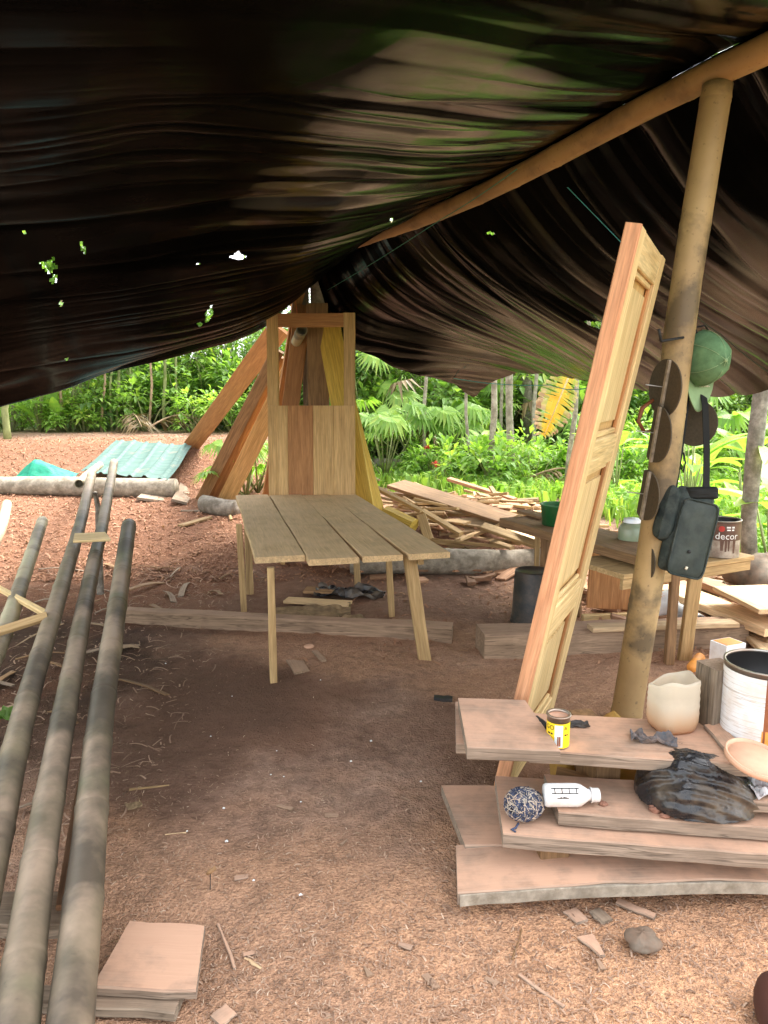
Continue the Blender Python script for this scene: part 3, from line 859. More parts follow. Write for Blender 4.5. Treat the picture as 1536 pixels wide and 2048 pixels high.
# near stile is glued up from a pink edge piece and a pale piece
stick('stile', 0.011, 0, 0.011, DL, 0.022, DT, M['pink_wood'], wob=0)
stick('stile', 0.022 + (SW - 0.022) / 2, 0.002, 0.022 + (SW - 0.022) / 2, DL - 0.002, SW - 0.023, DT - 0.002, M['pale_wood'], wob=0)
stick('stile', DW - SW / 2, 0, DW - SW / 2, DL, SW, DT, M['pale_wood'], wob=0)
rails = [(0.0, 0.20), (0.66, 0.14), (1.345, 0.125), (DL - 0.12, 0.12)]
for v0, h in rails:
    stick('rail', SW + 0.001, v0 + h / 2, DW - SW - 0.001, v0 + h / 2, h, DT - 0.004, M['pale_wood'], wob=0)
for i in range(3):
    a = rails[i][0] + rails[i][1]; c = rails[i + 1][0]
    pw = DW - 2 * SW
    p_ = stick('panel', DW / 2, a + 0.001, DW / 2, c - 0.001, pw - 0.002, 0.014, M['honey_wood'], -0.012, wob=0)
    f = stick('panel_field', DW / 2, a + 0.06, DW / 2, c - 0.06, pw - 0.12, 0.014, M['pale_wood'], 0.001, p_, wob=0, ch=0.004)
    # reddish moulding down the sides, pale strips across
    stick('moulding', SW + 0.012, a + 0.002, SW + 0.012, c - 0.002, 0.022, 0.016, M['pale_wood'], 0.006, p_, wob=0)
    stick('moulding', DW - SW - 0.012, a + 0.002, DW - SW - 0.012, c - 0.002, 0.022, 0.016, M['red_wood'], 0.006, p_, wob=0)
    for vv in (a + 0.013, c - 0.013):
        stick('moulding', SW + 0.025, vv, DW - SW - 0.025, vv, 0.022, 0.016, M['pale_wood'], 0.006, p_, wob=0)

# ------------------------------------------------------------------ glazed door blank standing beyond the table
BW = 0.775; BH = 2.22
bl = at(537, 995, 6.78); bl.z = H(bl.x, 6.78)
br = at(710, 995, 6.74)
Bx = Vector((br.x - bl.x, br.y - bl.y, 0)); BW = Bx.length; Bx.normalize()
top = at(536, 627, 6.90)
Bz = (top - bl); Bz = (Bz - Bx * Bz.dot(Bx)); BH = Bz.length; Bz.normalize()
Bn = Bx.cross(Bz)
blank = empty('glazed_door_blank', bl)
tag(blank, 'unfinished wooden door with an empty glass opening, upright beyond the table', 'door')
def bp(u, v, n=0.0): return bl + Bx * u + Bz * v + Bn * n
def bstick(name, u0, v0, u1, v1, w, t, mat, n=0.0): return plank(name, bp(u0, v0, n), bp(u1, v1, n), w, t, Bn, M[mat], blank, wob=0, ch=0.002)
zt = (990 - 810) / (990 - 627)
# opening: from the photo 558-688 across, 655-810 down
def bu(px): return (px - 537) / (710 - 537) * BW
o_l, o_r = bu(559), bu(688)
zo0 = (at(600, 811, 6.85).z - bl.z) / Bz.z; zo1 = (at(600, 655, 6.9).z - bl.z) / Bz.z
bstick('stile', o_l / 2, zo0, o_l / 2, BH, o_l, 0.042, 'honey_wood')
bstick('stile', (o_r + BW) / 2, zo0, (o_r + BW) / 2, BH, BW - o_r, 0.042, 'honey_wood')
bstick('top_rail', o_l + 0.001, (zo1 + BH) / 2, o_r - 0.001, (zo1 + BH) / 2, BH - zo1 - 0.004, 0.038, 'red_wood')
us = [0, bu(577), bu(627), bu(668), BW]
for k, mt in enumerate(('honey_wood', 'red_wood', 'honey_wood', 'honey_wood')):
    bstick('board', (us[k] + us[k + 1]) / 2, 0, (us[k] + us[k + 1]) / 2, zo0 - 0.001, us[k + 1] - us[k] - 0.0015, 0.040, mt)

# ------------------------------------------------------------------ boards propped against the far post
def lean(name, pa, pb_, w, t, nrm, mat, label, ya, yb, group=None, **k):
    c = at(*pb_, yb)
    if ya is None:                                     # foot where the sight line meets the ground
        a = gz(*pa, 0.3)
        for k_ in range(400):
            a = at(*pa, 6.0 + 0.02 * k_)
            if a.z < H(a.x, a.y) + 0.01: break
    else:                                              # foot hidden: run the board on down to the ground
        a = at(*pa, ya); g = H(a.x, a.y); a = c + (a - c) * ((c.z - g) / (c.z - a.z))
    if nrm is None:                                    # wide face turned to the open side
        d_ = (c - a).normalized(); w_ = d_.cross(Vector((a + c) / 2 - Vector((0, 0, 1.6)))).normalized(); nrm = w_.cross(d_)
    o = plank(name, a, c, w, t, nrm, M[mat], **k)
    return tag(o, label, 'board', group)
lean('leaning_board', (382, 893), (560, 655), 0.23, 0.035, None, 'red_wood', 'wide board propped at the shallowest slant, leftmost against far post', None, 8.0)
lean('leaning_board', (402, 1000), (556, 700), 0.13, 0.045, None, 'brown_wood', 'narrow board slanting beside the door blank, second from the left', None, 7.75)
lean('leaning_board', (425, 1000), (566, 715), 0.20, 0.04, (0.6, -0.8, 0.3), 'red_wood', 'reddish board slanting in the middle of the boards left of the door', None, 7.85)
lean('leaning_board', (452, 1000), (585, 735), 0.19, 0.045, None, 'honey_wood', 'board propped closest to the left edge of the door blank', None, 7.7)
lean('leaning_board', (640, 985), (634, 607), 0.205, 0.035, (0, -1, 0.05), 'brown_wood', 'dark brown board standing against the far post behind the glass opening', 7.30, 7.42)
lean('leaning_board', (560, 985), (606, 610), 0.17, 0.03, (0.1, -1, 0.05), 'red_wood', 'reddish board slanting left behind the glass opening', 7.44, 7.56)
lean('leaning_board', (665, 975), (590, 565), 0.18, 0.03, (0.1, -1, 0.05), 'red_wood', 'thin reddish board crossing behind the others in the glass opening', 7.82, 7.90)
lean('leaning_board', (720, 990), (655, 640), 0.24, 0.03, (-0.35, -0.9, 0.15), 'yellow_wood', 'yellow board slanting out right behind the door blank', 7.05, 7.40)
lean('leaning_board', (746, 985), (660, 655), 0.13, 0.04, (0.55, -0.8, 0.1), 'yellow_wood', 'outermost yellow board slanting right of the door blank', 7.2, 7.52)
# hacked split pole end above and bamboo end poking through the opening
o = bamboo_mesh([at(604, 660, 7.05), at(585, 700, 7.9), at(560, 760, 9.6)], 0.052, 0.045, 0.4, 14, (True, False), 5).build('bamboo_pole', M['bamboo_pale'], smooth=True)
tag(o, 'bamboo pole whose open end shows in the glass opening', 'pole')
b = MB()
b.tube([at(552, 720, 7.72), at(540, 665, 7.72), at(528, 600, 7.75)], [0.035, 0.032, 0.03], 8)
tag(b.build('stake', M['bark_grey'], smooth=True), 'dark thin stake standing left of the door blank under the tarp', 'stake')
lean('splintered_board', (566, 800), (602, 572), 0.12, 0.03, (0.5, -0.8, 0), 'red_wood', 'splintered reddish slat rising beside the far post under the tarp', 7.62, 7.55, skew=(0, 0.12))
cord('lashing_wire', [at(588, 580, 7.3), at(596, 640, 7.2)], 0.005, M['ink_orange'], 'orange lashing strand hanging beside the far post')

# ------------------------------------------------------------------ work table
ZT = 0.70
tb = empty('work_table', (gz(700, 1115, ZT).x, 5.2, 0))
tag(tb, 'plank work table on thin splayed legs in the middle of the shelter', 'table')
nxs = [(508, 1111), (612, 1113), (720, 1114), (812, 1107), (905, 1104)]
fxs = [(470, 989), (538, 989), (606, 989), (657, 989), (713, 990)]
for k in range(4):
    a0 = gz(*nxs[k], ZT); a1 = gz(*nxs[k + 1], ZT); b0 = gz(*fxs[k], ZT); b1 = gz(*fxs[k + 1], ZT)
    a = (a0 + a1) / 2; c = (b0 + b1) / 2
    if k == 1: a = a + (a - c).normalized() * 0.03
    wn_ = ((a1 - a0).length + (b1 - b0).length) / 2 * 0.965
    gap = 0.009 if k < 2 else 0.004
    plank('table_board', a - Vector((0, 0, 0.02)), c - Vector((0, 0, 0.02)), wn_ - gap, 0.036, (0, 0, 1), M['table_wood'], tb, nseg=8, wob=0.004, ch=0.004)
def leg(pa, pb_, w, t=0.03, zb=None, mat='leg_wood'):
    foot = gz(*pb_, 0.0); foot.z = H(foot.x, foot.y) - 0.02
    d = ray(*pa); top_ = Vector((0, 0, CAM_H)) + d * ((foot.y + (zb or 0)) / d.y)
    top_.z = ZT - 0.039
    # keep the leg under the boards along the sight line of its top
    plank('leg', foot, top_, w, t, (0.2, -1, 0), M[mat], tb, nseg=3, wob=0.002)
    return foot, top_
L1 = leg((541, 1122), (547, 1362), 0.042, 0.04)
L2 = leg((818, 1122), (850, 1318), 0.075, 0.04)
L3 = leg((478, 1060), (488, 1222), 0.045)
L4 = leg((497, 1100), (500, 1190), 0.06)
L5 = leg((774, 1120), (784, 1232), 0.045)
L6 = leg((708, 1120), (716, 1172), 0.05)
zr = ZT - 0.039 - 0.03
for q, w in ((((-0.60, 4.35), (-1.18, 6.45)), 0.05), (((0.22, 4.35), (-0.30, 6.4)), 0.05), (((-0.70, 4.62), (0.30, 4.62)), 0.05), (((-1.0, 5.9), (-0.10, 5.9)), 0.05)):
    plank('rail', (*q[0], zr - 0.001 * (w > 0)), (*q[1], zr - 0.001), 0.03, w, (0, 0, 1), M['leg_wood'], tb, nseg=2)

# ------------------------------------------------------------------ threshold beams half sunk in the floor
def gplank(name, pa, pb_, w, t, z, mat, label, cat='beam', nrm=(0, 0, 1), **k):
    a = gz(*pa, z); c = gz(*pb_, z)
    return tag(plank(name, a, c, w, t, nrm, M[mat], **k), label, cat)
gplank('sunken_beam', (235, 1238), (905, 1272), 0.13, 0.16, 0.02, 'beam_wood', 'squared beam half sunk in the floor under the table', nseg=10, wob=0.010, ch=0.012)
gplank('sunken_beam', (960, 1290), (1478, 1270), 0.22, 0.20, 0.05, 'beam_wood', 'cracked squared beam lying on the floor behind the bamboo post', nseg=10, wob=0.012, ch=0.012)
gplank('thin_board', (1180, 1256), (1470, 1246), 0.10, 0.03, 0.168, 'sunny_wood', 'thin board lying on the cracked beam behind the post', 'board', nseg=4)

# ------------------------------------------------------------------ foreground bench: dusty boards
def slab(name, fl, fr, bl_, z, t, mat, label, **k):
    """board from the pixel of its front-left top corner to front-right, back-left gives the width; z = top"""
    a = gz(*fl, z); c = gz(*fr, z); e = gz(*bl_, z)
    x = (c - a).normalized(); y = Vector((-x.y, x.x, 0))
    w = (e - a).dot(y)
    o = plank(name, a + y * w / 2 - Vector((0, 0, t / 2)), c + y * w / 2 - Vector((0, 0, t / 2)), w, t, (0, 0, 1), M[mat], **k)
    return tag(o, label, 'board')
low = slab('bench_board', (925, 1786), (1640, 1764), (898, 1690), 0.085, 0.045, 'bench_wood', 'lowest dusty board with a bark edge, nearest the camera', nseg=10, wob=0.006, bow=0.02, skew=(0.03, 0))
slab('bench_board', (1000, 1668), (1640, 1716), (983, 1550), 0.215, 0.052, 'bench_wood', 'thick dusty board carrying the ball of yarn', nseg=8, wob=0.003, skew=(-0.02, 0))
slab('bench_board', (1108, 1624), (1640, 1664), (1070, 1546), 0.268, 0.048, 'bench_wood', 'dusty board lying under the white bottle and black bag', nseg=8, wob=0.003, skew=(-0.03, 0))
slab('bench_board', (1060, 1502), (1640, 1537), (1040, 1424), 0.43, 0.045, 'bench_wood', 'raised dusty board carrying the yellow can and cut-off jug', nseg=8, wob=0.003)
slab('bench_board', (928, 1494), (1099, 1500), (912, 1395), 0.478, 0.045, 'bench_wood', 'short pinkish dusty board lying left of the yellow can', nseg=3, wob=0.002, skew=(-0.02, -0.07))
slab('bench_board', (912, 1486), (1010, 1490), (898, 1402), 0.43, 0.04, 'bench_wood', 'short board end peeping out under the pinkish board', nseg=3, wob=0.002)
slab('bench_board', (915, 1690), (1040, 1690), (856, 1570), 0.10, 0.04, 'bench_wood', 'dull board lying slanted on the ground left of the bench', nseg=3, wob=0.002, skew=(-0.05, 0.0))
slab('bench_board', (1450, 1600), (1640, 1610), (1450, 1520), 0.33, 0.04, 'bench_wood', 'pinkish board end behind the black bag at the right edge', nseg=3, wob=0.002)
bm2 = plank_mesh('bark_edge', 1.16, 0.012, 0.040, 14, 0.002, 0.003, 0.02, 5)
o = link('bark_edge', bm2, M['bark_pale'], low); o.location = (0.0, -low.dimensions.y / 2 + 0.004, -0.004)
# things that carry the boards
def block(name, px, py, z0, z1, w, d, mat, label, rot=0.0, cat='block'):
    p = gz(px, py, z0)
    o = plank(name, Vector((p.x, p.y, z0)), Vector((p.x, p.y, z1)), w, d, (math.sin(rot), -math.cos(rot), 0), M[mat], nseg=2, wob=0.001, ch=0.004)
    return tag(o, label, cat)
block('bench_support', 1180, 1640, 0.0, 0.383, 0.09, 0.30, 'brown_wood', 'dark block carrying the raised dusty board', 0.1)
block('bench_support', 1490, 1640, 0.0, 0.383, 0.09, 0.30, 'brown_wood', 'dark block under the raised board behind the black bag', 0.1)
for px, nm in ((1090, 'dark block between the two lowest dusty boards, left end'), (1500, 'dark block between the two lowest dusty boards, right end')):
    block('bench_support', px, 1735, 0.0, 0.162, 0.10, 0.20, 'brown_wood', nm, 0.1)
block('upright_block', 1428, 1446, 0.43, 0.655, 0.105, 0.11, 'weathered_wood', 'upright squared timber block standing beside the large paint can', 0.28)
block('upright_block', 1506, 1440, 0.43, 0.60, 0.05, 0.03, 'brown_wood', 'thin dark upright behind the large paint can', 0.2)
# ochre sheeting stuffed below the raised board
b = MB(); n = 14
c0 = gz(1112, 1568, 0.16); c1 = gz(1310, 1590, 0.16)
vs = []; fs = []
for i in range(n + 1):
    for j in range(n + 1):
        u, w = i / n, j / n
        p = c0.lerp(c1, u)
        vs.append((p.x, p.y + 0.05 + 0.22 * w, 0.10 + 0.20 * w + 0.05 * math.sin(u * 7 + w * 3) + 0.025 * math.sin(u * 17 - w * 6)))
for i in range(n):
    for j in range(n):
        k = i * (n + 1) + j
        fs.append((k, k + n + 1, k + n + 2, k + 1))
b.add(vs, fs)
o = b.build('ochre_sheet', M['ochre_cloth'], smooth=True)
sm = o.modifiers.new('thick', 'SOLIDIFY'); sm.thickness = 0.006
tag(o, 'ochre sheet crumpled under the raised dusty board', 'sheet')
tag(plank('dark_offcut', gz(1112, 1546, 0.22), gz(1180, 1566, 0.20), 0.05, 0.03, (0, -0.4, 1), M['brown_wood']), 'dark offcut sticking out under the raised dusty board', 'offcut')

# ------------------------------------------------------------------ boards at the lower left
slab('dusty_board', (185, 1972), (372, 1982), (205, 1838), 0.065, 0.03, 'bench_wood', 'broad dusty board end lying under the bamboo poles', nseg=4, wob=0.004, skew=(0, -0.05), ch=0.005)
slab('dusty_board', (60, 2012), (350, 2022), (60, 1965), 0.032, 0.03, 'weathered_wood', 'pale edged board under the broad board end at lower left', nseg=4, wob=0.006)
slab('dusty_board', (-60, 1850), (120, 1850), (-60, 1780), 0.08, 0.05, 'weathered_wood', 'grey board lying across under the leftmost bamboo poles', nseg=3, wob=0.006)

# ------------------------------------------------------------------ bamboo poles on the left
def pole(pts, r0, r1, mat, label, seed, hollow=(True, True), step=0.44):
    o = bamboo_mesh(pts, r0 * 0.9, r1 * 0.9, step, 18, hollow, seed, 0.06).build('bamboo_pole', M[mat], smooth=True)
    return tag(o, label, 'pole', 'bamboo poles lying on the left')
def zray(px, py, z): return gz(px, py, z)
pole([gz(125, 2190, 0.155), gz(172, 1750, 0.19), gz(200, 1450, 0.27), gz(232, 1230, 0.42), gz(258, 1050, 0.66)], 0.062, 0.056, 'bamboo_old', 'thick bamboo pole, rightmost of the poles lying on the left', 21)
pole([gz(18, 2190, 0.155), gz(66, 1800, 0.19), gz(130, 1420, 0.29), gz(180, 1160, 0.47), gz(205, 1050, 0.62), gz(228, 925, 0.92)], 0.060, 0.042, 'bamboo_old', 'bamboo pole reaching highest up, over the corrugated sheet', 22)
pole([gz(-120, 2150, 0.155), gz(-20, 1730, 0.19), gz(50, 1420, 0.29), gz(118, 1190, 0.46), gz(160, 1050, 0.62), gz(183, 950, 0.86)], 0.060, 0.044, 'bamboo_old', 'bamboo pole passing under the small board, third from the right', 23)
pole([gz(-150, 1600, 0.20), gz(0, 1285, 0.33), gz(45, 1160, 0.42), gz(85, 1042, 0.56)], 0.056, 0.048, 'bamboo_pale', 'paler bamboo pole lying between the third pole and the left edge', 24)
pole([gz(-60, 1180, 0.3), gz(0, 1060, 0.42), gz(14, 1008, 0.50)], 0.055, 0.05, 'bamboo_pale', 'bamboo pole end showing at the left edge by the log', 25)
pole([gz(158, 968, 0.80), gz(172, 952, 0.74), at(200, 930, 9.3)], 0.045, 0.045, 'bamboo_pale', 'short bamboo pole with open end facing the camera near the log', 26)
c = gz(180, 1078, 0.665)
tag(plank('small_board', gz(148, 1076, 0.64), gz(216, 1073, 0.64), 0.16, 0.018, (0, -0.15, 1), M['pale_wood'], nseg=2, wob=0.002, skew=(-0.01, -0.05)), 'small pale board resting across two bamboo poles', 'board')
b = MB(); p = gz(196, 1120, 0.30)
b.tube([Vector((p.x, p.y, H(p.x, p.y) - 0.05)), gz(196, 1015, 0.60), gz(190, 985, 0.75)], [0.03, 0.025, 0.02], 7)
tag(b.build('forked_prop', M['bark_grey'], smooth=True), 'grey stick propping up the bamboo poles', 'stick')
fr = empty('stick_frame', gz(60, 1225, 0.34))
tag(fr, 'corner of a small wooden stick frame lying across the poles at left edge', 'frame')
plank('slat', gz(-70, 1140, 0.40), gz(92, 1228, 0.42), 0.035, 0.03, (0, -0.3, 1), M['pale_wood'], fr, nseg=2)
plank('slat', gz(-70, 1285, 0.36), gz(95, 1232, 0.45), 0.045, 0.03, (0, -0.6, 0.8), M['leg_wood'], fr, nseg=2)
tag(plank('red_batten', gz(122, 1815, 0.10), gz(178, 1470, 0.14), 0.03, 0.02, (0, 0, 1), M['scrap_red'], nseg=3), 'thin reddish batten lying between two bamboo poles', 'batten')

# ------------------------------------------------------------------ left middle ground: log, sheet, cloth, bark boards
def glog(name, pa, pb_, z, r0, r1, mat, label, seed):
    a = gz(*pa, z); c = gz(*pb_, z)
    a.z = H(a.x, a.y) + r0 * 0.85; c.z = H(c.x, c.y) + r1 * 0.85
    b = rough_log(a, c, r0, r1, 18, 24, seed, 0.035)
    return tag(b.build(name, M[mat], smooth=True), label, 'log')
glog('log', (-60, 1000), (352, 1005), 0.28, 0.115, 0.12, 'bark_pale', 'pale lichened log lying left of the leaning boards', 3)
glog('log', (700, 1118), (1085, 1112), 0.14, 0.12, 0.12, 'bark_pale', 'log lying in front of the scrap wood heap', 5)
glog('log', (735, 935), (885, 948), 0.10, 0.12, 0.10, 'bark_grey', 'short grey log at the far side of the scrap heap', 6)
glog('log', (408, 1052), (475, 1058), 0.12, 0.10, 0.10, 'bark_grey', 'short log stub beside the far table leg', 7)
# corrugated sheet
A = gz(160, 942, 0.60); B = gz(335, 960, 0.56); C = gz(235, 880, 0.88)
b = MB(); vs = []; fs = []; nu = 96; nv = 6
for i in range(nu + 1):
    for j in range(nv + 1):
        u, w = i / nu, j / nv
        p = A + (B - A) * u + (C - A) * w
        ph = (u * 6.0) % 1.0
        z = 0.035 * max(0, 1 - abs(ph - 0.5) / 0.20) if abs(ph - 0.5) < 0.2 else 0
        vs.append((p.x + 0.02 * math.sin(w * 5), p.y, p.z + min(z, 0.024) + 0.008 * math.sin(u * 19 + w * 3)))
for i in range(nu):
    for j in range(nv):
        k = i * (nv + 1) + j
        fs.append((k, k + nv + 1, k + nv + 2, k + 1))
b.add(vs, fs)
o = b.build('corrugated_sheet', M['roof_sheet'])
sm = o.modifiers.new('thick', 'SOLIDIFY'); sm.thickness = 0.004
tag(o, 'pale green corrugated roofing sheet lying on boards', 'roofing sheet')
for k, (pa, pb_, lb) in enumerate((((195, 952), (345, 962), 'brown board stacked under the front edge of the corrugated sheet'), ((215, 905), (350, 915), 'brown board stacked under the rear of the corrugated sheet'))):
    a = gz(*pa, 0.47 + 0.18 * k); c = gz(*pb_, 0.45 + 0.18 * k)
    tag(plank('stacked_board', a, c, 0.28, 0.05, (0, 0, 1), M['brown_wood'], nseg=4), lb, 'board')
def pile_under(): pass
tag(plank('bark_slab', gz(300, 1000, 0.36), gz(372, 928, 0.44), 0.30, 0.03, (0.2, -0.3, 1), M['weathered_wood'], nseg=5, wob=0.01), 'grey board lying slanted beside the end of the lichened log', 'board')
tag(plank('bark_slab', gz(358, 1004, 0.36), gz(395, 935, 0.44), 0.20, 0.03, (0.35, -0.3, 1), M['weathered_wood'], nseg=5, wob=0.012), 'curling grey slab between the log and the leaning boards', 'board')
# teal cloth
b = MB(); vs = []; fs = []; n = 22
ca = gz(80, 978, 0.36); ex = gz(35, 975, 0.36); ew = gz(138, 978, 0.36)
for i in range(n + 1):
    for j in range(n + 1):
        u, w = i / n, j / n
        x = ex.x + (ew.x - ex.x) * u; y = ca.y + 0.1 - 0.25 + 0.5 * w
        hgt = 0.26 * max(0, (1 - abs(u - 0.38) / (0.38 if u < 0.38 else 0.62))) ** 0.7 * math.sin(math.pi * min(1, max(0, w))) ** 0.6
        hgt *= 0.85 + 0.3 * float(vnoise(u * 5, w * 5))
        vs.append((x, y, H(x, y) + 0.005 + hgt + 0.015 * float(vnoise(u * 14, w * 14))))
for i in range(n):
    for j in range(n):
        k = i * (n + 1) + j
        fs.append((k, k + n + 1, k + n + 2, k + 1))
b.add(vs, fs)
tag(b.build('teal_sheet', M['teal_cloth'], smooth=False), 'crumpled teal green plastic sheet behind the lichened log', 'plastic sheet')
for k, (pa, pb_, w, lb) in enumerate((((-40, 940), (20, 940), 0.10, 'weathered slat on the shavings at the left edge'), ((-30, 962), (92, 935), 0.05, 'long thin stick on the shavings left of the teal sheet'),
                              ((360, 1052), (420, 1035), 0.09, 'short split offcut beside the log stub'), ((362, 1022), (470, 1022), 0.02, 'thin stick lying beside the far table leg'),
                              ((455, 1012), (462, 1040), 0.03, 'short upright slat leaning at the far table corner'), ((470, 950), (540, 920), 0.12, 'grey plank on the shavings left of the door blank'))):
    a = gz(*pa, 0.2); c = gz(*pb_, 0.2)
    for p in (a, c): p.z = H(p.x, p.y) + 0.02
    for p in (a, c):
        pass
    # settle onto the sloping bank along the sight line
    for _ in range(6):
        a = gz(*pa, H(a.x, a.y) + 0.025); c = gz(*pb_, H(c.x, c.y) + 0.025)
    tag(plank('ground_stick', a, c, w, 0.025, (0, 0, 1), M['weathered_wood' if k % 2 else 'scrap_wood'], nseg=3), lb, 'stick')
# ------------------------------------------------------------------ things hanging on the bamboo post
def disc_thing(px, py, Y, r, yaw, tilt, label, half=None, strip=True, nail=True):
    """dark abrasive disc on a nail, a pale batten strip across it"""
    c = at(px, py, Y)
    root = empty('sanding_disc', c, (0, tilt, yaw))
    tag(root, label, 'sanding disc', 'discs hung on the bamboo post')
    b = MB(); n = 40; t = 0.006
    ring = [(r * math.cos(2 * math.pi * k / n), r * math.sin(2 * math.pi * k / n)) for k in range(n)]
    if half is not None: ring = [(max(x, half), z) for x, z in ring]
    vs = [(x, -t / 2, z) for x, z in ring] + [(x, t / 2, z) for x, z in ring]
    fs = [tuple(range(n)), tuple(range(2 * n - 1, n - 1, -1))] + [(k, k + n, (k + 1) % n + n, (k + 1) % n) for k in range(n)]
    b.add(vs, fs); b.build('disc', M['disc_grit'], root)
    if strip:
        b = MB(); b.box((0.012, -0.010, 0), (0.016, 0.012, 2 * r * 0.99)); b.build('batten', M['disc_strip'], root)
    if nail:
        b = MB(); b.tube([(-0.015, -0.09, 0.012), (0.0, 0.03, 0)], 0.0028, 6); b.build('nail', M['steel'], root)
    return root
yaw = R(-78)
disc_thing(1330, 776, 3.42, 0.128, yaw, R(12), 'topmost dark sanding disc on the left of the bamboo post')
disc_thing(1312, 868, 3.43, 0.130, R(-80), R(12), 'dark sanding disc second from the top on the bamboo post', -0.045)
disc_thing(1292, 990, 3.46, 0.118, R(-80), R(13), 'dark sanding disc third from the top on the bamboo post', -0.05)
disc_thing(1279, 1120, 3.50, 0.115, R(-72), R(10), 'lowest dark disc lying flat against the bamboo post', 0.0, True, False)
disc_thing(1390, 846, 3.66, 0.112, R(-48), R(12), 'dark disc behind the bamboo post beneath the green cap', None, False, False)
b = MB(); p = at(1292, 838, 3.5)
b.tube([p + Vector((0.03, 0, 0.09)), p + Vector((-0.02, 0, 0.05)), p + Vector((-0.035, 0, -0.01)), p + Vector((-0.005, 0, -0.06)), p + Vector((0.03, 0, -0.05))], [0.008, 0.012, 0.010, 0.013, 0.008], 8, squash=0.5)
tag(b.build('leather_strap', M['can_rust'], smooth=True), 'reddish leather strap hanging between discs and door', 'strap')
b = MB(); b.tube([post_at(1.86) + Vector((-0.02, -0.08, 0)), post_at(1.86) + Vector((-0.14, -0.14, -0.02))], 0.006, 6); b.tube([post_at(1.86) + Vector((-0.14, -0.14, -0.02)), post_at(1.86) + Vector((-0.16, -0.16, 0.03))], 0.006, 6)
tag(b.build('coat_hook', M['ink'], smooth=True), 'small dark hook above the topmost disc on the post', 'hook')

# cap: dome opens to the left, visor hangs down
cc = at(1420, 718, 3.50)
cap = empty('cap', cc, (0, R(5), R(-74))); cap.scale = (1.1,) * 3
tag(cap, 'faded green baseball cap hanging on the bamboo post', 'cap')
def dome(u, ph, k=1.0):                                # u from the rim (0) to the crown button (1)
    rr = max(0.0, 1 - u ** 2.3) ** 0.55
    flat = 1 - 0.05 * math.cos(3 * ph) ** 2
    return Vector((-0.062 + 0.158 * u + 0.010 * math.sin(ph * 2 + 1) * (1 - u), 0.084 * rr * math.cos(ph) * flat * k, 0.116 * rr * math.sin(ph) * flat * k))
b = MB(); nu, nv = 36, 16; vs = []; fs = []
for j_ in range(nv + 1):
    for i_ in range(nu):
        vs.append(dome(j_ / nv, 2 * math.pi * i_ / nu))
for j_ in range(nv):
    for i_ in range(nu):
        i2 = (i_ + 1) % nu
        fs.append((j_ * nu + i_, j_ * nu + i2, (j_ + 1) * nu + i2, (j_ + 1) * nu + i_))
b.add(vs, fs)
o = b.build('crown', M['cap_green'], cap, True)
md = o.modifiers.new('thick', 'SOLIDIFY'); md.thickness = 0.003
b = MB()
for ph in (0.52, 1.57, 2.62, 3.67, 4.71, 5.76):        # panel seams
    b.tube([dome(k / 9, ph, 1.012) + Vector((0.0012, 0, 0)) for k in range(10)], 0.0013, 5, False)
b.build('seams', M['cap_visor'], cap, True)
b = MB(); b.lathe([(0.0, 0.004), (0.006, 0.003), (0.008, 0.0)], 12); o2 = b.build('button', M['cap_visor'], cap, True); o2.location = (0.097, 0, 0); o2.rotation_euler = (0, R(90), 0)
b = MB(); vs = []; fs = []; nu2, nv2 = 24, 8
for i_ in range(nu2 + 1):
    a = R(-166 + 152 * i_ / nu2); rim = dome(0.02, a)
    sh = max(0.0, math.sin(math.pi * i_ / nu2)) ** 0.5
    for j_ in range(nv2 + 1):
        w = j_ / nv2
        vs.append(rim + Vector((0.004 + 0.030 * w * (1 - (2 * i_ / nu2 - 1) ** 2), -rim.y * 0.06 * w, -0.108 * sh * w)))
for i_ in range(nu2):
    for j_ in range(nv2):
        k = i_ * (nv2 + 1) + j_
        fs.append((k, k + nv2 + 1, k + nv2 + 2, k + 1))
b.add(vs, fs)
o = b.build('visor', M['cap_visor'], cap, True)
md = o.modifiers.new('thick', 'SOLIDIFY'); md.thickness = 0.004
b = MB(); bp_ = dome(0.16, R(-72), 1.02)
for dx in (-0.009, 0.009):
    b.tube([bp_ + Vector((0.003, dx + 0.008 * math.cos(w), 0.007 * math.sin(w))) for w in np.linspace(0, 6.2, 9)], 0.0014, 5, False)
b.tube([bp_ + Vector((0.003, -0.026 + 0.0065 * k, -0.010 + 0.004 * (k % 2))) for k in range(9)], 0.0012, 5, False)
b.build('badge', M['cream'], cap, True)
b = MB(); b.tube([(-0.062, -0.03, 0.098), (-0.085, -0.03, 0.125), (-0.06, 0.0, 0.135), (-0.075, 0.03, 0.12), (-0.062, 0.03, 0.098)], 0.007, 6, squash=0.4)
b.build('back_strap', M['strap'], cap, True)

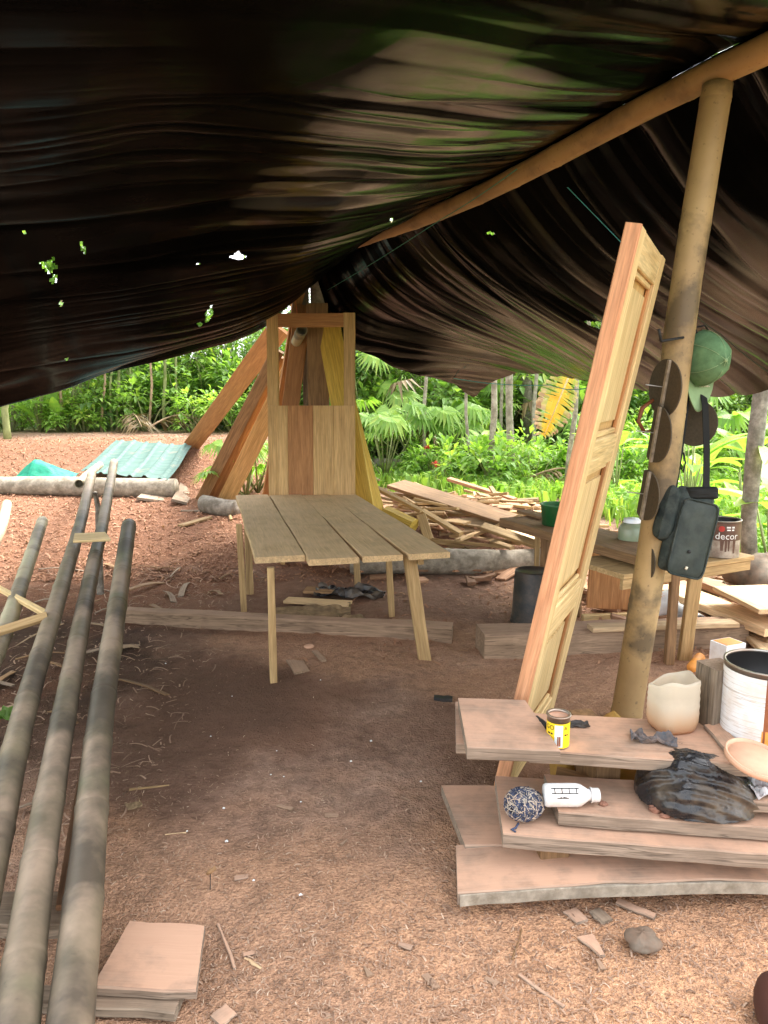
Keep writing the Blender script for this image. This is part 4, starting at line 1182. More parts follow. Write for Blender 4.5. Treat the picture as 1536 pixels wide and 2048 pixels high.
# black shoulder bag
bc = at(1372, 1062, 3.42)
bag = empty('shoulder_bag', bc, (R(-4), R(14), R(10)))
tag(bag, 'black shoulder bag with a rounded flap hanging from the bamboo post', 'bag')
def pillow(w, h, d, rc, nx_=18, nz_=26, pw=0.5):
    b = MB(); vs = []; fs = []
    for s_ in (-1, 1):
        for j in range(nz_ + 1):
            for i in range(nx_ + 1):
                u = 2 * i / nx_ - 1; v_ = 2 * j / nz_ - 1
                # rounded rectangle mapping
                e = 9
                k = (abs(u) ** e + abs(v_) ** e) ** (1 / e) if (u or v_) else 1
                m_ = max(abs(u), abs(v_)) or 1
                uu, vv = u * m_ / k, v_ * m_ / k
                th = (1 - max(abs(u), abs(v_)) ** 4) ** pw
                vs.append((uu * w / 2, s_ * d / 2 * th + 0.006 * (float(vnoise(u * 3 + 5, v_ * 4 + s_)) - 0.5), vv * h / 2))
    n1 = (nx_ + 1) * (nz_ + 1)
    for q in range(2):
        for j in range(nz_):
            for i in range(nx_):
                k = q * n1 + j * (nx_ + 1) + i
                f = (k, k + 1, k + nx_ + 2, k + nx_ + 1)
                fs.append(f if q == 0 else f[::-1])
    b.add(vs, fs)
    return b
o = pillow(0.205, 0.40, 0.085, 0.03).build('body', M['bag_cloth'], bag, True)
o = pillow(0.19, 0.355, 0.028, 0.03).build('flap', M['bag_flap'], bag, True); o.location = (0.012, -0.045, -0.03)
b = MB(); ring = []
for k in range(49):
    a = 2 * math.pi * k / 48; e = 6
    cu_, sv = math.cos(a), math.sin(a); e = 9; kk = (abs(cu_) ** e + abs(sv) ** e) ** (1 / e)
    ring.append((0.012 + cu_ / kk * 0.094, -0.052, -0.03 + sv / kk * 0.176))
b.tube(ring, 0.0045, 6, False); o = b.build('piping', M['bag_cloth'], bag, True)
o = pillow(0.10, 0.26, 0.09, 0.03).build('side_pocket', M['bag_cloth'], bag, True); o.location = (-0.105, 0.01, 0.06); o.rotation_euler = (0, R(4), R(40))
o = pillow(0.17, 0.06, 0.07, 0.03).build('gathered_top', M['strap'], bag, True); o.location = (0.02, -0.01, 0.185); o.rotation_euler = (0, R(-14), 0)
b = MB(); b.tube([(0.0, -0.058, -0.09), (0.0, -0.0665, -0.09)], 0.008, 10); b.build('snap', M['ink'], bag, True)
b = MB(); b.tube([(0.01, -0.060, -0.16), (0.005, -0.062, -0.172)], 0.006, 6); b.build('scuff', M['cream'], bag, True)
inv = bag.matrix_basis.inverted()
def strap(pts, w):
    b = MB(); P = [inv @ Vector(p) for p in pts]
    vs = []; fs = []
    for p in P:
        vs += [p + Vector((-w / 2, 0, 0)), p + Vector((w / 2, 0, 0)), p + Vector((w / 2, 0.004, 0)), p + Vector((-w / 2, 0.004, 0))]
    for i in range(len(P) - 1):
        for k in range(4):
            k2 = (k + 1) % 4
            fs.append((i * 4 + k, i * 4 + k2, i * 4 + 4 + k2, i * 4 + 4 + k))
    b.add(vs, fs); b.build('strap', M['strap'], bag)
strap([at(1413, 985, 3.42), at(1414, 900, 3.46), at(1411, 812, 3.54), at(1402, 760, 3.62), at(1388, 690, 3.62), at(1384, 655, 3.60)], 0.034)
strap([at(1350, 975, 3.43), at(1362, 900, 3.48), at(1374, 810, 3.56), at(1383, 660, 3.60)], 0.024)
b = MB(); b.tube([inv @ at(1367, 905, 3.45), inv @ at(1371, 925, 3.44), inv @ at(1366, 945, 3.44), inv @ at(1362, 935, 3.44)], 0.004, 5); b.build('buckle_tail', M['strap'], bag, True)

# ------------------------------------------------------------------ workbench behind the door
wb = empty('workbench', (1.2, 5.2, 0))
tag(wb, 'rough workbench with thick slab top behind the leaning door', 'workbench')
ZW = 0.68
a = gz(1000, 1036, ZW); c = gz(1300, 1118, ZW)
x = (c - a).normalized(); y = Vector((-x.y, x.x, 0))
plank('top_slab', a + y * 0.20 - Vector((0, 0, 0.03)), c + y * 0.20 - Vector((0, 0, 0.03)), 0.42, 0.058, (0, 0, 1), M['brown_wood'], wb, nseg=6, wob=0.006)
plank('end_panel', (1.30, 5.37, 0), (1.30, 5.37, ZW - 0.062), 0.34, 0.03, (-0.65, -0.76, 0), M['brown_wood'], wb)
plank('corner_post', (1.145, 5.50, 0), (1.145, 5.50, ZW - 0.062), 0.035, 0.03, (0, -1, 0), M['leg_wood'], wb)
e2 = c + y * 0.25 - x * 0.05
plank('leg', Vector((e2.x, e2.y, 0)), Vector((e2.x, e2.y, ZW - 0.06)), 0.05, 0.05, (0, -1, 0), M['brown_wood'], wb)
pa_ = gz(1170, 1232, 0.0); pc_ = gz(1262, 1222, 0.0)
o = plank('orange_panel', Vector(((pa_.x + pc_.x) / 2, pa_.y, 0.055)), Vector(((pa_.x + pc_.x) / 2 + 0.03, pa_.y + 0.06, 0.62)), 0.36, 0.02, (0, -1, 0.1), M['red_wood'], nseg=2)
tag(o, 'orange brown panel standing on edge below the workbench', 'panel')
gplank('pale_batten', (1165, 1236), (1262, 1232), 0.04, 0.05, 0.025, 'pale_wood', 'pale batten on the floor below the orange panel', 'batten')

# side table with can, brush and jar
st = empty('side_table', (1.9, 4.5, 0))
tag(st, 'low plank side table right of the bamboo post', 'table')
ZS = 0.60
a = gz(1250, 1150, ZS); c = gz(1512, 1112, ZS); x = (c - a).normalized(); y = Vector((-x.y, x.x, 0))
plank('table_board', a + y * 0.12 - Vector((0, 0, 0.015)), c + y * 0.12 - Vector((0, 0, 0.015)), 0.22, 0.03, (0, 0, 1), M['leg_wood'], st, nseg=4)
plank('table_board', a + y * 0.35 - Vector((0, 0, 0.015)), c + y * 0.35 - Vector((0, 0, 0.015)), 0.22, 0.03, (0, 0, 1), M['leg_wood'], st, nseg=4)
plank('apron', a + y * 0.025 - Vector((0, 0, 0.062)), c + y * 0.025 - Vector((0.02, 0, 0.062)), 0.062, 0.024, (0, -1, 0), M['leg_wood'], st, nseg=3)
ft = gz(1368, 1318, 0.0); tp = gz(1392, 1140, ZS - 0.035); tp = Vector((tp.x, a.y + (c.y - a.y) * 0.5 + 0.03, ZS - 0.032))
tp = at(1392, 1140, 4.28); tp.z = ZS - 0.032
plank('leg', Vector((ft.x, ft.y, -0.02)), tp, 0.075, 0.045, (0, -1, 0), M['leg_wood'], st, nseg=3)
e = c + y * 0.38 - x * 0.10; plank('leg', Vector((e.x, e.y, 0)), Vector((e.x, e.y, ZS - 0.032)), 0.05, 0.045, (0, -1, 0), M['leg_wood'], st)

def facing(p): return math.atan2(-p.y, -p.x)          # direction from p back to the camera
def can(name, p, r, h, label, cat, bands, inside, fill=None, seg=40, rim=0.004):
    root = empty(name, p); tag(root, label, cat)
    b = MB(); b.lathe([(0.0, 0.002), (r * 0.97, 0.002), (r * 0.985, 0.0), (r, 0.004), (r, h - 0.006), (r + rim, h - 0.005), (r + rim, h), (r - 0.004, h), (r - 0.005, h - 0.008), (r - 0.003, h - 0.010)], seg)
    b.build('shell', M['can_steel'], root, True)
    b = MB(); fl = h * 0.3 if fill is None else fill
    b.lathe([(r - 0.0032, h - 0.009), (r - 0.0032, fl), (0.0, fl)], seg); b.build('inside', M[inside], root, True)
    for (z0, z1, a0, a1, mt, nm) in bands:
        b = MB(); n = max(3, int(seg * (a1 - a0) / (2 * math.pi))); vs = []; fs = []
        fc = facing(Vector(p))
        for i in range(n + 1):
            w = fc + a0 + (a1 - a0) * i / n
            rr = r + (0.0010 if nm == 'label' else 0.0018)
            vs += [(rr * math.cos(w), rr * math.sin(w), z0), (rr * math.cos(w), rr * math.sin(w), z1)]
        for i in range(n): fs.append((2 * i, 2 * i + 2, 2 * i + 3, 2 * i + 1))
        b.add(vs, fs); b.build(nm, M[mt], root, True)
    return root
def lettering(root, s, size, r, dang, z, mat, name='lettering'):
    fc = facing(root.location) + dang
    me = wrap(text_mesh(s, size), r, fc, z)
    return link(name, me, M[mat], root)
PI = math.pi
def print_bar(root, w, h, r, dang, z, mat):
    """a worn, unreadable line of small print"""
    b = MB(); n = 6
    b.add([(-w / 2 + w * (i // 2) / n, (-h / 2, h / 2)[i % 2], 0) for i in range(2 * n + 2)], [(2 * i, 2 * i + 2, 2 * i + 3, 2 * i + 1) for i in range(n) if i != 3])
    o = b.build('small_print', M[mat], root); wrap(o.data, r, facing(root.location) + dang, z)
# brown paint can
p = gz(1438, 1110, ZS); p.z = ZS
r1 = at(1475, 1110, p.y).x - p.x
hh = at(1440, 1037, p.y).z - ZS
cn = can('paint_can', p, r1 * 0.98, hh, 'brown paint can with white lettering on the side table', 'paint can', [(0.006, hh * 0.48, -PI, PI, 'label_beige', 'label'), (hh * 0.48, hh - 0.012, -PI, PI, 'can_brown', 'label')], 'can_inside')
rl = r1 * 0.98 + 0.0022
lettering(cn, 'decor', 0.060, rl, 0.34, hh * 0.60, 'ink_white')
print_bar(cn, 0.05, 0.010, rl, 0.50, hh * 0.84, 'ink_white'); print_bar(cn, 0.045, 0.008, rl, 0.50, hh * 0.77, 'ink_white')
b = MB(); n = 18
vs = [(0, 0, 0)] + [(0.018 * math.cos(2 * PI * k / n), 0.018 * math.sin(2 * PI * k / n), 0) for k in range(n)]
b.add(vs, [(0, 1 + k, 1 + (k + 1) % n) for k in range(n)])
o = b.build('emblem', M['ink_red'], cn); wrap(o.data, rl, facing(p) + 0.05, hh * 0.80)
for k in range(5): # paint runs over the pale lower band
    b = MB(); w = 0.016 * rnd.uniform(0.6, 1.6); l = hh * rnd.uniform(0.18, 0.4)
    b.add([(-w / 2, 0, 0), (w / 2, 0, 0), (w * 0.3, -l, 0), (-w * 0.3, -l, 0)], [(0, 1, 2, 3)])
    o = b.build('paint_run', M['can_brown'], cn); wrap(o.data, rl, facing(p) + [-0.45, 0.1, 0.3, 0.45, 0.75][k], hh * 0.5)
# brush
p = gz(1405, 1112, ZS); p.y -= 0.0
br_ = empty('paint_brush', (p.x, p.y, ZS), (0, R(-4), R(10)))
tag(br_, 'paint brush standing on its bristles beside the brown can', 'brush')
b = MB(); b.box((0, 0, 0.045), (0.058, 0.022, 0.09)); b.build('bristles', M['bristle'], br_)
b = MB(); b.box((0, 0, 0.105), (0.062, 0.026, 0.028)); b.build('ferrule', M['steel'], br_)
b = MB(); b.tube([(0, 0, 0.12), (0, 0, 0.16), (0, 0, 0.24)], [0.018, 0.012, 0.011], 8); b.build('handle', M['brown_wood'], br_, True)
# greenish jar
p = gz(1262, 1098, 0.70); p = at(1262, 1098, 4.75)
jr = empty('glass_jar', (p.x, p.y, ZS)); tag(jr, 'dull green jar between the leaning door and the post', 'jar')
b = MB(); b.lathe([(0.0, 0), (0.075, 0.0), (0.085, 0.01), (0.085, 0.15), (0.07, 0.175), (0.05, 0.19), (0.0, 0.19)], 28); b.build('glass', M['jar_green'], jr, True)
b = MB(); b.lathe([(0.0, 0.215), (0.055, 0.215), (0.057, 0.19)], 28); b.build('lid', M['bottle_white'], jr, True)
# green tub on the slab
p = gz(1118, 1052, ZW)
tb2 = empty('green_tub', (p.x, p.y + 0.06, ZW)); tag(tb2, 'dark green plastic tub on the thick slab of the workbench', 'tub')
b = MB(); b.lathe([(0, 0.002), (0.105, 0), (0.118, 0.138), (0.126, 0.142), (0.126, 0.150), (0.114, 0.150), (0.102, 0.012), (0, 0.012)], 36); b.build('shell', M['tub_green'], tb2, True)
tag(plank('thin_offcut', gz(1046, 1022, ZW + 0.012), gz(1095, 1036, ZW + 0.012), 0.12, 0.02, (0, 0, 1), M['brown_wood']), 'thin brown offcut lying on the slab beside the green tub', 'offcut')
# black bucket upside down
p = gz(1064, 1243, 0.0)
rb = at(1105, 1238, p.y).x - p.x; hb = at(1066, 1140, p.y).z
bk = empty('black_bucket', (p.x, p.y, 0.0)); tag(bk, 'black bucket standing upside down beside the leaning door', 'bucket')
b = MB(); b.lathe([(rb * 1.06, 0.0), (rb * 1.08, 0.012), (rb * 1.04, 0.02), (rb * 1.04, 0.045), (rb, 0.05), (rb * 0.90, hb - 0.01), (rb * 0.87, hb), (rb * 0.83, hb), (rb * 0.81, hb - 0.008), (0, hb - 0.008)], 44); b.build('shell', M['bucket_black'], bk, True)
b = MB(); b.lathe([(rb * 0.96, hb * 0.35), (rb * 0.975, hb * 0.36), (rb * 0.955, hb * 0.37)], 44); b.build('ridge', M['bucket_black'], bk, True)
gplank('floor_batten', (1070, 1252), (1115, 1250), 0.05, 0.03, 0.02, 'brown_wood', 'short batten on the floor in front of the black bucket', 'batten')
# white tub and grey pipe near the right-hand boards
p = gz(1316, 1238, 0.0)
wt = empty('white_tub', (p.x, p.y, 0.10), (0, R(84), R(12))); tag(wt, 'white plastic tub lying on its side right of the post', 'tub')
b = MB(); b.lathe([(0.0, -0.11), (0.080, -0.11), (0.098, 0.08), (0.106, 0.085), (0.106, 0.098), (0.094, 0.098), (0.076, -0.10), (0, -0.10)], 36); b.build('shell', M['white_plastic'], wt, True)
for dz, w_ in ((0.02, 0.03), (-0.005, 0.04), (-0.03, 0.022)):
    b = MB(); b.add([(-w_ / 2, -0.006, 0), (w_ / 2, -0.006, 0), (w_ / 2, 0.006, 0), (-w_ / 2, 0.006, 0)], [(0, 1, 2, 3)])
    o = b.build('faded_print', M['ink_orange'], wt); wrap(o.data, 0.0925, R(200), dz)
def pipe(p0, p1, r, mat, label, cat='pipe'):
    b = MB(); ax = (Vector(p1) - Vector(p0)).normalized()
    b.tube([p0, p1], r, 24, False)
    b.tube([Vector(p1), Vector(p1) + ax * 0.0005], [r, r * 0.86], 24, False)
    b.tube([Vector(p1), Vector(p0)], r * 0.86, 24, False)
    return tag(b.build('pipe', M[mat], smooth=True), label, cat)
pipe(gz(1350, 1222, 0.10), gz(1398, 1248, 0.09), 0.065, 'grey_pipe', 'short grey pipe with open end beside the table leg')
pipe(gz(1400, 1172, 0.16), gz(1445, 1180, 0.16), 0.07, 'bamboo_old', 'brown hollow stub lying on the boards at right')
tag(plank('chisel', gz(1402, 1226, 0.10), gz(1432, 1250, 0.09), 0.03, 0.02, (0, 0, 1), M['scrap_red']), 'small tool handle lying beside the grey pipe', 'tool')

# ------------------------------------------------------------------ things on the foreground bench
ZB = 0.43
# yellow can
p = gz(1115, 1490, ZB); p.z = ZB
r2 = at(1138, 1470, p.y).x - p.x; h2 = at(1115, 1436, p.y - r2).z - ZB
yc = can('yellow_can', p, r2, h2, 'small yellow labelled can full of dust on the raised board', 'can',
         [(0.006, h2 * 0.80, -PI, PI, 'label_yellow', 'label'), (0.010, h2 * 0.76, -0.28, 0.42, 'label_blue', 'label_patch'), (h2 * 0.12, h2 * 0.42, -0.05, 0.28, 'can_rust', 'label_picture')], 'dusty_fill', h2 * 0.86)
lettering(yc, 'GO', h2 * 0.20, r2 + 0.0022, -0.75, h2 * 0.66, 'ink'); print_bar(yc, 0.020, 0.006, r2 + 0.0022, -0.70, h2 * 0.48, 'ink')
lettering(yc, 'A', h2 * 0.16, r2 + 0.0022, 0.68, h2 * 0.66, 'ink'); print_bar(yc, 0.014, 0.005, r2 + 0.0022, 0.75, h2 * 0.46, 'ink')
# large scuffed can
p = gz(1521, 1470, ZB); p.z = ZB
r3 = (at(1600, 1470, p.y).x - p.x) * 0.96; h3 = at(1510, 1332, p.y - r3 * 0.3).z - ZB
lc = can('large_paint_can', p, r3, h3, 'large scuffed white paint can with rusty drips at the right edge', 'paint can',
         [(0.008, h3 - 0.02, -PI, 0.05, 'can_label', 'label'), (0.008, h3 - 0.02, 0.05, 1.6, 'can_rust', 'drip'), (0.008, h3 * 0.26, 0.02, 1.6, 'can_orange', 'drip')], 'can_inside', h3 * 0.35)
# its lid
p = gz(1515, 1512, ZB + 0.07)
ld = empty('can_lid', (p.x, p.y, ZB + 0.055), (R(10), R(9), 0)); tag(ld, 'dusty round can lid lying in front of the large paint can', 'lid')
rl_ = 0.098
b = MB(); b.lathe([(0, 0.006), (rl_ * 0.86, 0.006), (rl_ * 0.88, 0.0), (rl_ * 0.93, 0.0), (rl_ * 0.95, 0.012), (rl_, 0.012), (rl_, -0.006), (0, -0.006)], 48); b.build('disc', M['dusty_tin'], ld, True)
for k, (px, py) in enumerate(((1490, 1530), (1540, 1545))):
    pass
tag(plank('lid_prop', gz(1425, 1452, ZB + 0.012), gz(1500, 1535, ZB + 0.012), 0.06, 0.02, (-0.2, 0, 1), M['bench_wood']), 'pointed dusty sliver of wood under the can lid', 'offcut')
# cut-off jug
p = gz(1345, 1458, ZB); p.z = ZB
rj = (at(1391, 1440, p.y).x - at(1300, 1440, p.y).x) / 2; hj = at(1345, 1362, p.y).z - ZB
b = MB(); n = 40; rows = 14; vs = []; fs = []
for j in range(rows + 1):
    for i in range(n):
        w = 2 * PI * i / n; e = 3.4
        cs, sn = math.cos(w), math.sin(w); k = 1 / (abs(cs) ** e + abs(sn) ** e) ** (1 / e)
        u = j / rows
        r = rj * (0.80 + 0.20 * min(1, u * 4) ** 0.5) * (1 + 0.012 * math.sin(u * 42)) * (1.0 - 0.03 * u)
        top_ = hj * (1 + 0.10 * math.sin(w + 2.4) + 0.05 * math.sin(2 * w) + 0.03 * math.sin(5 * w))
        vs.append((r * k * cs, r * k * sn * 0.9, 0.001 + u * top_))
fs.append(tuple(range(n - 1, -1, -1)))
for j in range(rows):
    for i in range(n):
        i2 = (i + 1) % n
        fs.append((j * n + i, j * n + i2, (j + 1) * n + i2, (j + 1) * n + i))
b.add(vs, fs)
o = b.build('cut_jug', M['jug_plastic'], smooth=True); o.location = (p.x, p.y + 0.01, ZB); o.rotation_euler = (0, 0, R(12))
md = o.modifiers.new('thick', 'SOLIDIFY'); md.thickness = 0.0016
tag(o, 'milky plastic jug with its top cut off on the raised board', 'jug')
# rag
def sheet(name, p, sx_, sy_, amp, mat, label, cat, rot=0.0, seed=0, n=16, outline=None, lift=0.0):
    b = MB(); vs = []; fs = []
    for i in range(n + 1):
        for j in range(n + 1):
            u, w = i / n - 0.5, j / n - 0.5
            kx, ky = (1, 1) if outline is None else outline(u + 0.5, w + 0.5)
            z = amp * (abs(float(fbm(u * 4 + seed, w * 4 + seed * 2, 3)) - 0.45) * 2.2)
            vs.append((u * sx_ * kx, w * sy_ * ky, z + lift))
    for i in range(n):
        for j in range(n):
            k = i * (n + 1) + j
            fs.append((k, k + n + 1, k + n + 2, k + 1))
    b.add(vs, fs)
    o = b.build(name, M[mat]); o.location = p; o.rotation_euler = (0, 0, rot)
    md = o.modifiers.new('thick', 'SOLIDIFY'); md.thickness = 0.003
    return tag(o, label, cat)
sheet('rag', gz(1307, 1482, ZB + 0.004), 0.15, 0.075, 0.05, 'rag_grey', 'crumpled dark grey rag on the raised board', 'rag', R(-16), 3, outline=lambda u, w: (1, 0.45 + abs(u - 0.6) * 1.1))
sheet('rubber_strip', gz(1150, 1449, ZB + 0.004), 0.10, 0.05, 0.012, 'black_rubber', 'dark rubber scraps lying behind the yellow can', 'rubber scrap', R(-5), 8)
tag(plank('black_offcut', gz(1076, 1447, ZB + 0.02), gz(1098, 1462, ZB + 0.03), 0.05, 0.035, (0.6, 0, 0.5), M['black_rubber']), 'small black offcut wedged between the pinkish board and yellow can', 'offcut')
# upper board items
ZC = 0.268
# bottle lying down
pb0 = gz(1088, 1590, ZC + 0.038); pb1 = gz(1198, 1592, ZC + 0.034)
bt = empty('plastic_bottle', pb0, (0, 0, math.atan2(pb1.y - pb0.y, pb1.x - pb0.x))); tag(bt, 'white plastic bottle lying on its side on the dusty board', 'bottle')
Lb = (pb1 - pb0).length; rbt = 0.0375
b = MB(); b.lathe([(0, 0), (rbt * 0.9, 0), (rbt, 0.008), (rbt, Lb * 0.30), (rbt * 1.0, Lb * 0.58), (rbt * 0.93, Lb * 0.66), (rbt * 0.62, Lb * 0.76), (rbt * 0.5, Lb * 0.80), (rbt * 0.5, Lb * 0.84)], 32)
o = b.build('body', M['bottle_white'], bt, True); o.rotation_euler = (0, R(90), 0)
b = MB(); b.lathe([(rbt * 0.62, Lb * 0.835), (rbt * 0.66, Lb * 0.84), (rbt * 0.66, Lb * 0.865), (rbt * 0.6, Lb * 0.87), (rbt * 0.60, Lb * 0.99), (rbt * 0.55, Lb), (0, Lb)], 28)
o = b.build('cap', M['white_plastic'], bt, True); o.rotation_euler = (0, R(90), 0)
b = MB()
def bot(xa, aa, xb, ab, w=0.0017): # lines on the bottle wall
    P = []
    for k in range(7):
        u = k / 6; xx = xa + (xb - xa) * u; an = aa + (ab - aa) * u
        P.append((xx, -(rbt + 0.0003) * math.cos(an), (rbt + 0.0003) * math.sin(an)))
    b.tube(P, w, 4)
bot(Lb * 0.10, R(62), Lb * 0.60, R(62)); bot(Lb * 0.10, R(36), Lb * 0.58, R(36))
for k in range(4): bot(Lb * (0.16 + 0.13 * k), R(36), Lb * (0.16 + 0.13 * k), R(62))
for k in range(12): bot(Lb * (0.20 + 0.018 * k), R(12), Lb * (0.203 + 0.018 * k), R(12 + rnd.uniform(3, 9)))
b.build('markings', M['ink'], bt)
# yarn ball
p = gz(1048, 1612, 0.215 + 0.045)
yb = empty('yarn_ball', (p.x, p.y, 0.215), (0, 0, 0.3)); yb.scale = (1.28,) * 3; tag(yb, 'ball of tangled navy and white yarn on the thick board', 'yarn')
for mt, cnt, sd in (('yarn_blue', 90, 3), ('yarn_white', 60, 9)):
    q = random.Random(sd); b = MB()
    for k in range(cnt):
        ax = Vector((q.gauss(0, 1), q.gauss(0, 1), q.gauss(0, 1))).normalized()
        if mt == 'yarn_white' and k % 3: ax = (ax + Vector((1.0, 0.3, 0.2))).normalized()
        u_ = ax.orthogonal().normalized(); v_ = ax.cross(u_); off_ = q.uniform(-0.5, 0.5) if mt == 'yarn_blue' else q.uniform(-0.3, 0.3)
        P = []; ph = q.uniform(0, 6)
        for i in range(19):
            w = 2 * PI * i / 18
            rr = 0.046 * (1 + 0.05 * math.sin(3 * w + ph)) * q.uniform(0.96, 1.02)
            d = (u_ * math.cos(w) + v_ * math.sin(w)) * math.sqrt(1 - off_ ** 2) + ax * off_
            d = d * rr
            P.append((d.x * 1.12, d.y, d.z * 0.86 + 0.041))
        b.tube(P, 0.0012, 4, False)
    b.build('strands', M[mt], yb, True)
b = MB(); b.lathe([(0, -0.034), (0.03, -0.026), (0.042, 0), (0.03, 0.026), (0, 0.034)], 20); o = b.build('core', M['yarn_blue'], yb, True); o.location = (0, 0, 0.041)
b = MB(); b.tube([(-0.03, -0.03, 0.01), (-0.045, -0.042, 0.006), (-0.055, -0.04, 0.003), (-0.05, -0.052, 0.003)], 0.003, 6); b.build('loose_end', M['yarn_blue'], yb, True)
# black bag of film
bl2 = gz(1285, 1585, ZC); brr = gz(1535, 1640, ZC)
pc = gz(1405, 1618, ZC)
b = MB(); nu, nv = 200, 90; vs = []; fs = []
Lx = (brr - bl2).length / 2 * 1.08
for j in range(nv + 1):
    th = PI * j / nv - PI / 2
    for i in range(nu):
        ph = 2 * PI * i / nu
        x = math.cos(th) * math.cos(ph); y = math.cos(th) * math.sin(ph); z = math.sin(th)
        # ridges running lengthways plus lumps
        n1 = float(vnoise(x * 1.3 + 4, y * 5 + z * 3 + 3)); n2 = float(vnoise(x * 3 + 9 + z * 2, y * 4 + 1 + z * 3)); n3 = float(vnoise(x * 7 + z * 5, y * 22 - z * 13))
        n4 = float(vnoise(x * 2.2 + 30, y * 26 + z * 18 + 11))
        s_ = 1 + 0.20 * (1 - abs(2 * n1 - 1)) + 0.20 * (n2 - 0.5) + 0.03 * (1 - abs(2 * n3 - 1)) + 0.05 * (1 - abs(2 * n4 - 1)) - 0.12
        zz = z * (0.125 if z > 0 else 0.012) * (1.1 - 0.25 * x) * s_
        vs.append((x * Lx * (0.92 + 0.1 * n2), y * 0.150 * s_ * (1.0 - 0.18 * x), zz + 0.013))
for j in range(nv):
    for i in range(nu):
        i2 = (i + 1) % nu
        fs.append((j * nu + i, j * nu + i2, (j + 1) * nu + i2, (j + 1) * nu + i))
b.add(vs, fs)
o = b.build('film_bag', M['bag_film'], smooth=True); o.location = (pc.x, pc.y + 0.06, ZC + 0.002); o.rotation_euler = (0, 0, math.atan2(brr.y - bl2.y, brr.x - bl2.x) * 0.8)
tag(o, 'crumpled black plastic bag lying on the dusty boards', 'plastic bag')
sheet('clear_wrap', gz(1515, 1568, 0.335), 0.14, 0.16, 0.05, 'clear_film', 'crumpled greyish clear wrapper at the right edge behind the black bag', 'wrapper', 0.3, 5)
def lump(name, px, py, z, s, mat, label, cat, seed=0, flat=0.7):
    b = MB(); n1, n2 = 28, 16; vs = []; fs = []
    for j in range(n2 + 1):
        th = PI * j / n2 - PI / 2
        for i in range(n1):
            ph = 2 * PI * i / n1
            r = s * (0.75 + 0.5 * float(vnoise(math.cos(ph) * 2 + seed + 5, math.sin(ph) * 2 + th * 2 + seed)))
            vs.append((r * math.cos(th) * math.cos(ph) * 1.25, r * math.cos(th) * math.sin(ph), r * math.sin(th) * flat + s * 0.4))
    for j in range(n2):
        for i in range(n1):
            i2 = (i + 1) % n1
            fs.append((j * n1 + i, j * n1 + i2, (j + 1) * n1 + i2, (j + 1) * n1 + i))
    b.add(vs, fs); o = b.build(name, M[mat], smooth=True); p = gz(px, py, z); o.location = p
    return tag(o, label, cat)
lump('clod', 1312, 1622, ZC, 0.020, 'clod', 'reddish clod lying against the black bag', 'clod', 1)
lump('clod', 1330, 1634, ZC, 0.014, 'clod', 'smaller reddish crumb beside the clod at the black bag', 'clod', 2)
lump('clod', 1206, 1610, ZC, 0.012, 'clod', 'small reddish crumb beside the bottle cap', 'clod', 3)
lump('stone', 1283, 1890, 0.01, 0.042, 'stone', 'grey brown stone on the sawdust in the foreground', 'stone', 4, 0.6)
# white open box with orange inside
p = gz(1470, 1320, 0.10)
bx_ = empty('white_carton', (p.x, p.y + 0.1, 0.0), (0, 0, 0.4)); tag(bx_, 'small white open carton on the floor behind the upright block', 'carton')
b = MB(); b.box((0, 0, 0.09), (0.15, 0.12, 0.17)); b.build('box', M['white_plastic'], bx_)
b = MB(); b.box((0, 0, 0.176), (0.125, 0.10, 0.004)); b.build('contents', M['can_orange'], bx_)
b = MB(); b.box((0.03, -0.0605, 0.09), (0.05, 0.002, 0.10)); b.build('printed_panel', M['label_blue'], bx_)
b = MB(); b.tube([gz(1384, 1335, 0.05), gz(1400, 1315, 0.05)], 0.03, 14); tag(b.build('red_tube', M['can_orange'], smooth=True), 'orange tube end on the floor beside the table leg', 'tube')
# the dark shoe edge at the lower right corner
b = MB(); c = gz(1580, 2030, 0.05); nu, nv = 24, 12; vs = []; fs = []
for j in range(nv + 1):
    th = PI * j / nv - PI / 2
    for i in range(nu):
        ph = 2 * PI * i / nu
        vs.append((math.cos(th) * math.cos(ph) * 0.075, math.cos(th) * math.sin(ph) * 0.14, math.sin(th) * 0.06))
for j in range(nv):
    for i in range(nu):
        i2 = (i + 1) % nu
        fs.append((j * nu + i, j * nu + i2, (j + 1) * nu + i2, (j + 1) * nu + i))
b.add(vs, fs); o = b.build('shoe', M['skin_dark'], smooth=True); o.location = (c.x - 0.008, c.y, 0.05); o.rotation_euler = (0, 0, R(-15))
tag(o, 'dark brown rounded toe at the lower right corner', 'shoe')

# ------------------------------------------------------------------ under the table
tag(plank('flat_board', gz(572, 1200, 0.03), gz(700, 1208, 0.03), 0.13, 0.02, (0, 0, 1), M['table_wood']), 'pale short board lying under the table', 'board')
tag(plank('flat_board', gz(610, 1180, 0.04), gz(672, 1182, 0.04), 0.16, 0.02, (0, 0, 1), M['brown_wood']), 'dark short board lying behind the pale one under the table', 'board')
sheet('black_film', gz(700, 1190, 0.015), 0.55, 0.22, 0.10, 'bag_film', 'crumpled black plastic film under the table', 'plastic film', -0.1, 4, 20)
sheet('cardboard_sheet', gz(620, 1225, 0.01), 0.60, 0.28, 0.05, 'cardboard', 'flattened torn cardboard under the table', 'cardboard', 0.05, 6, 18)
sheet('cardboard_sheet', gz(705, 1238, 0.01), 0.18, 0.12, 0.04, 'cardboard', 'small torn cardboard scrap beside the flattened cardboard', 'cardboard', 0.4, 7, 8)
tag(plank('dark_rag', gz(868, 1396, 0.02), gz(905, 1398, 0.02), 0.05, 0.02, (0, 0, 1), M['black_rubber'], wob=0.01), 'dark scrap on the ground left of the bench', 'scrap')
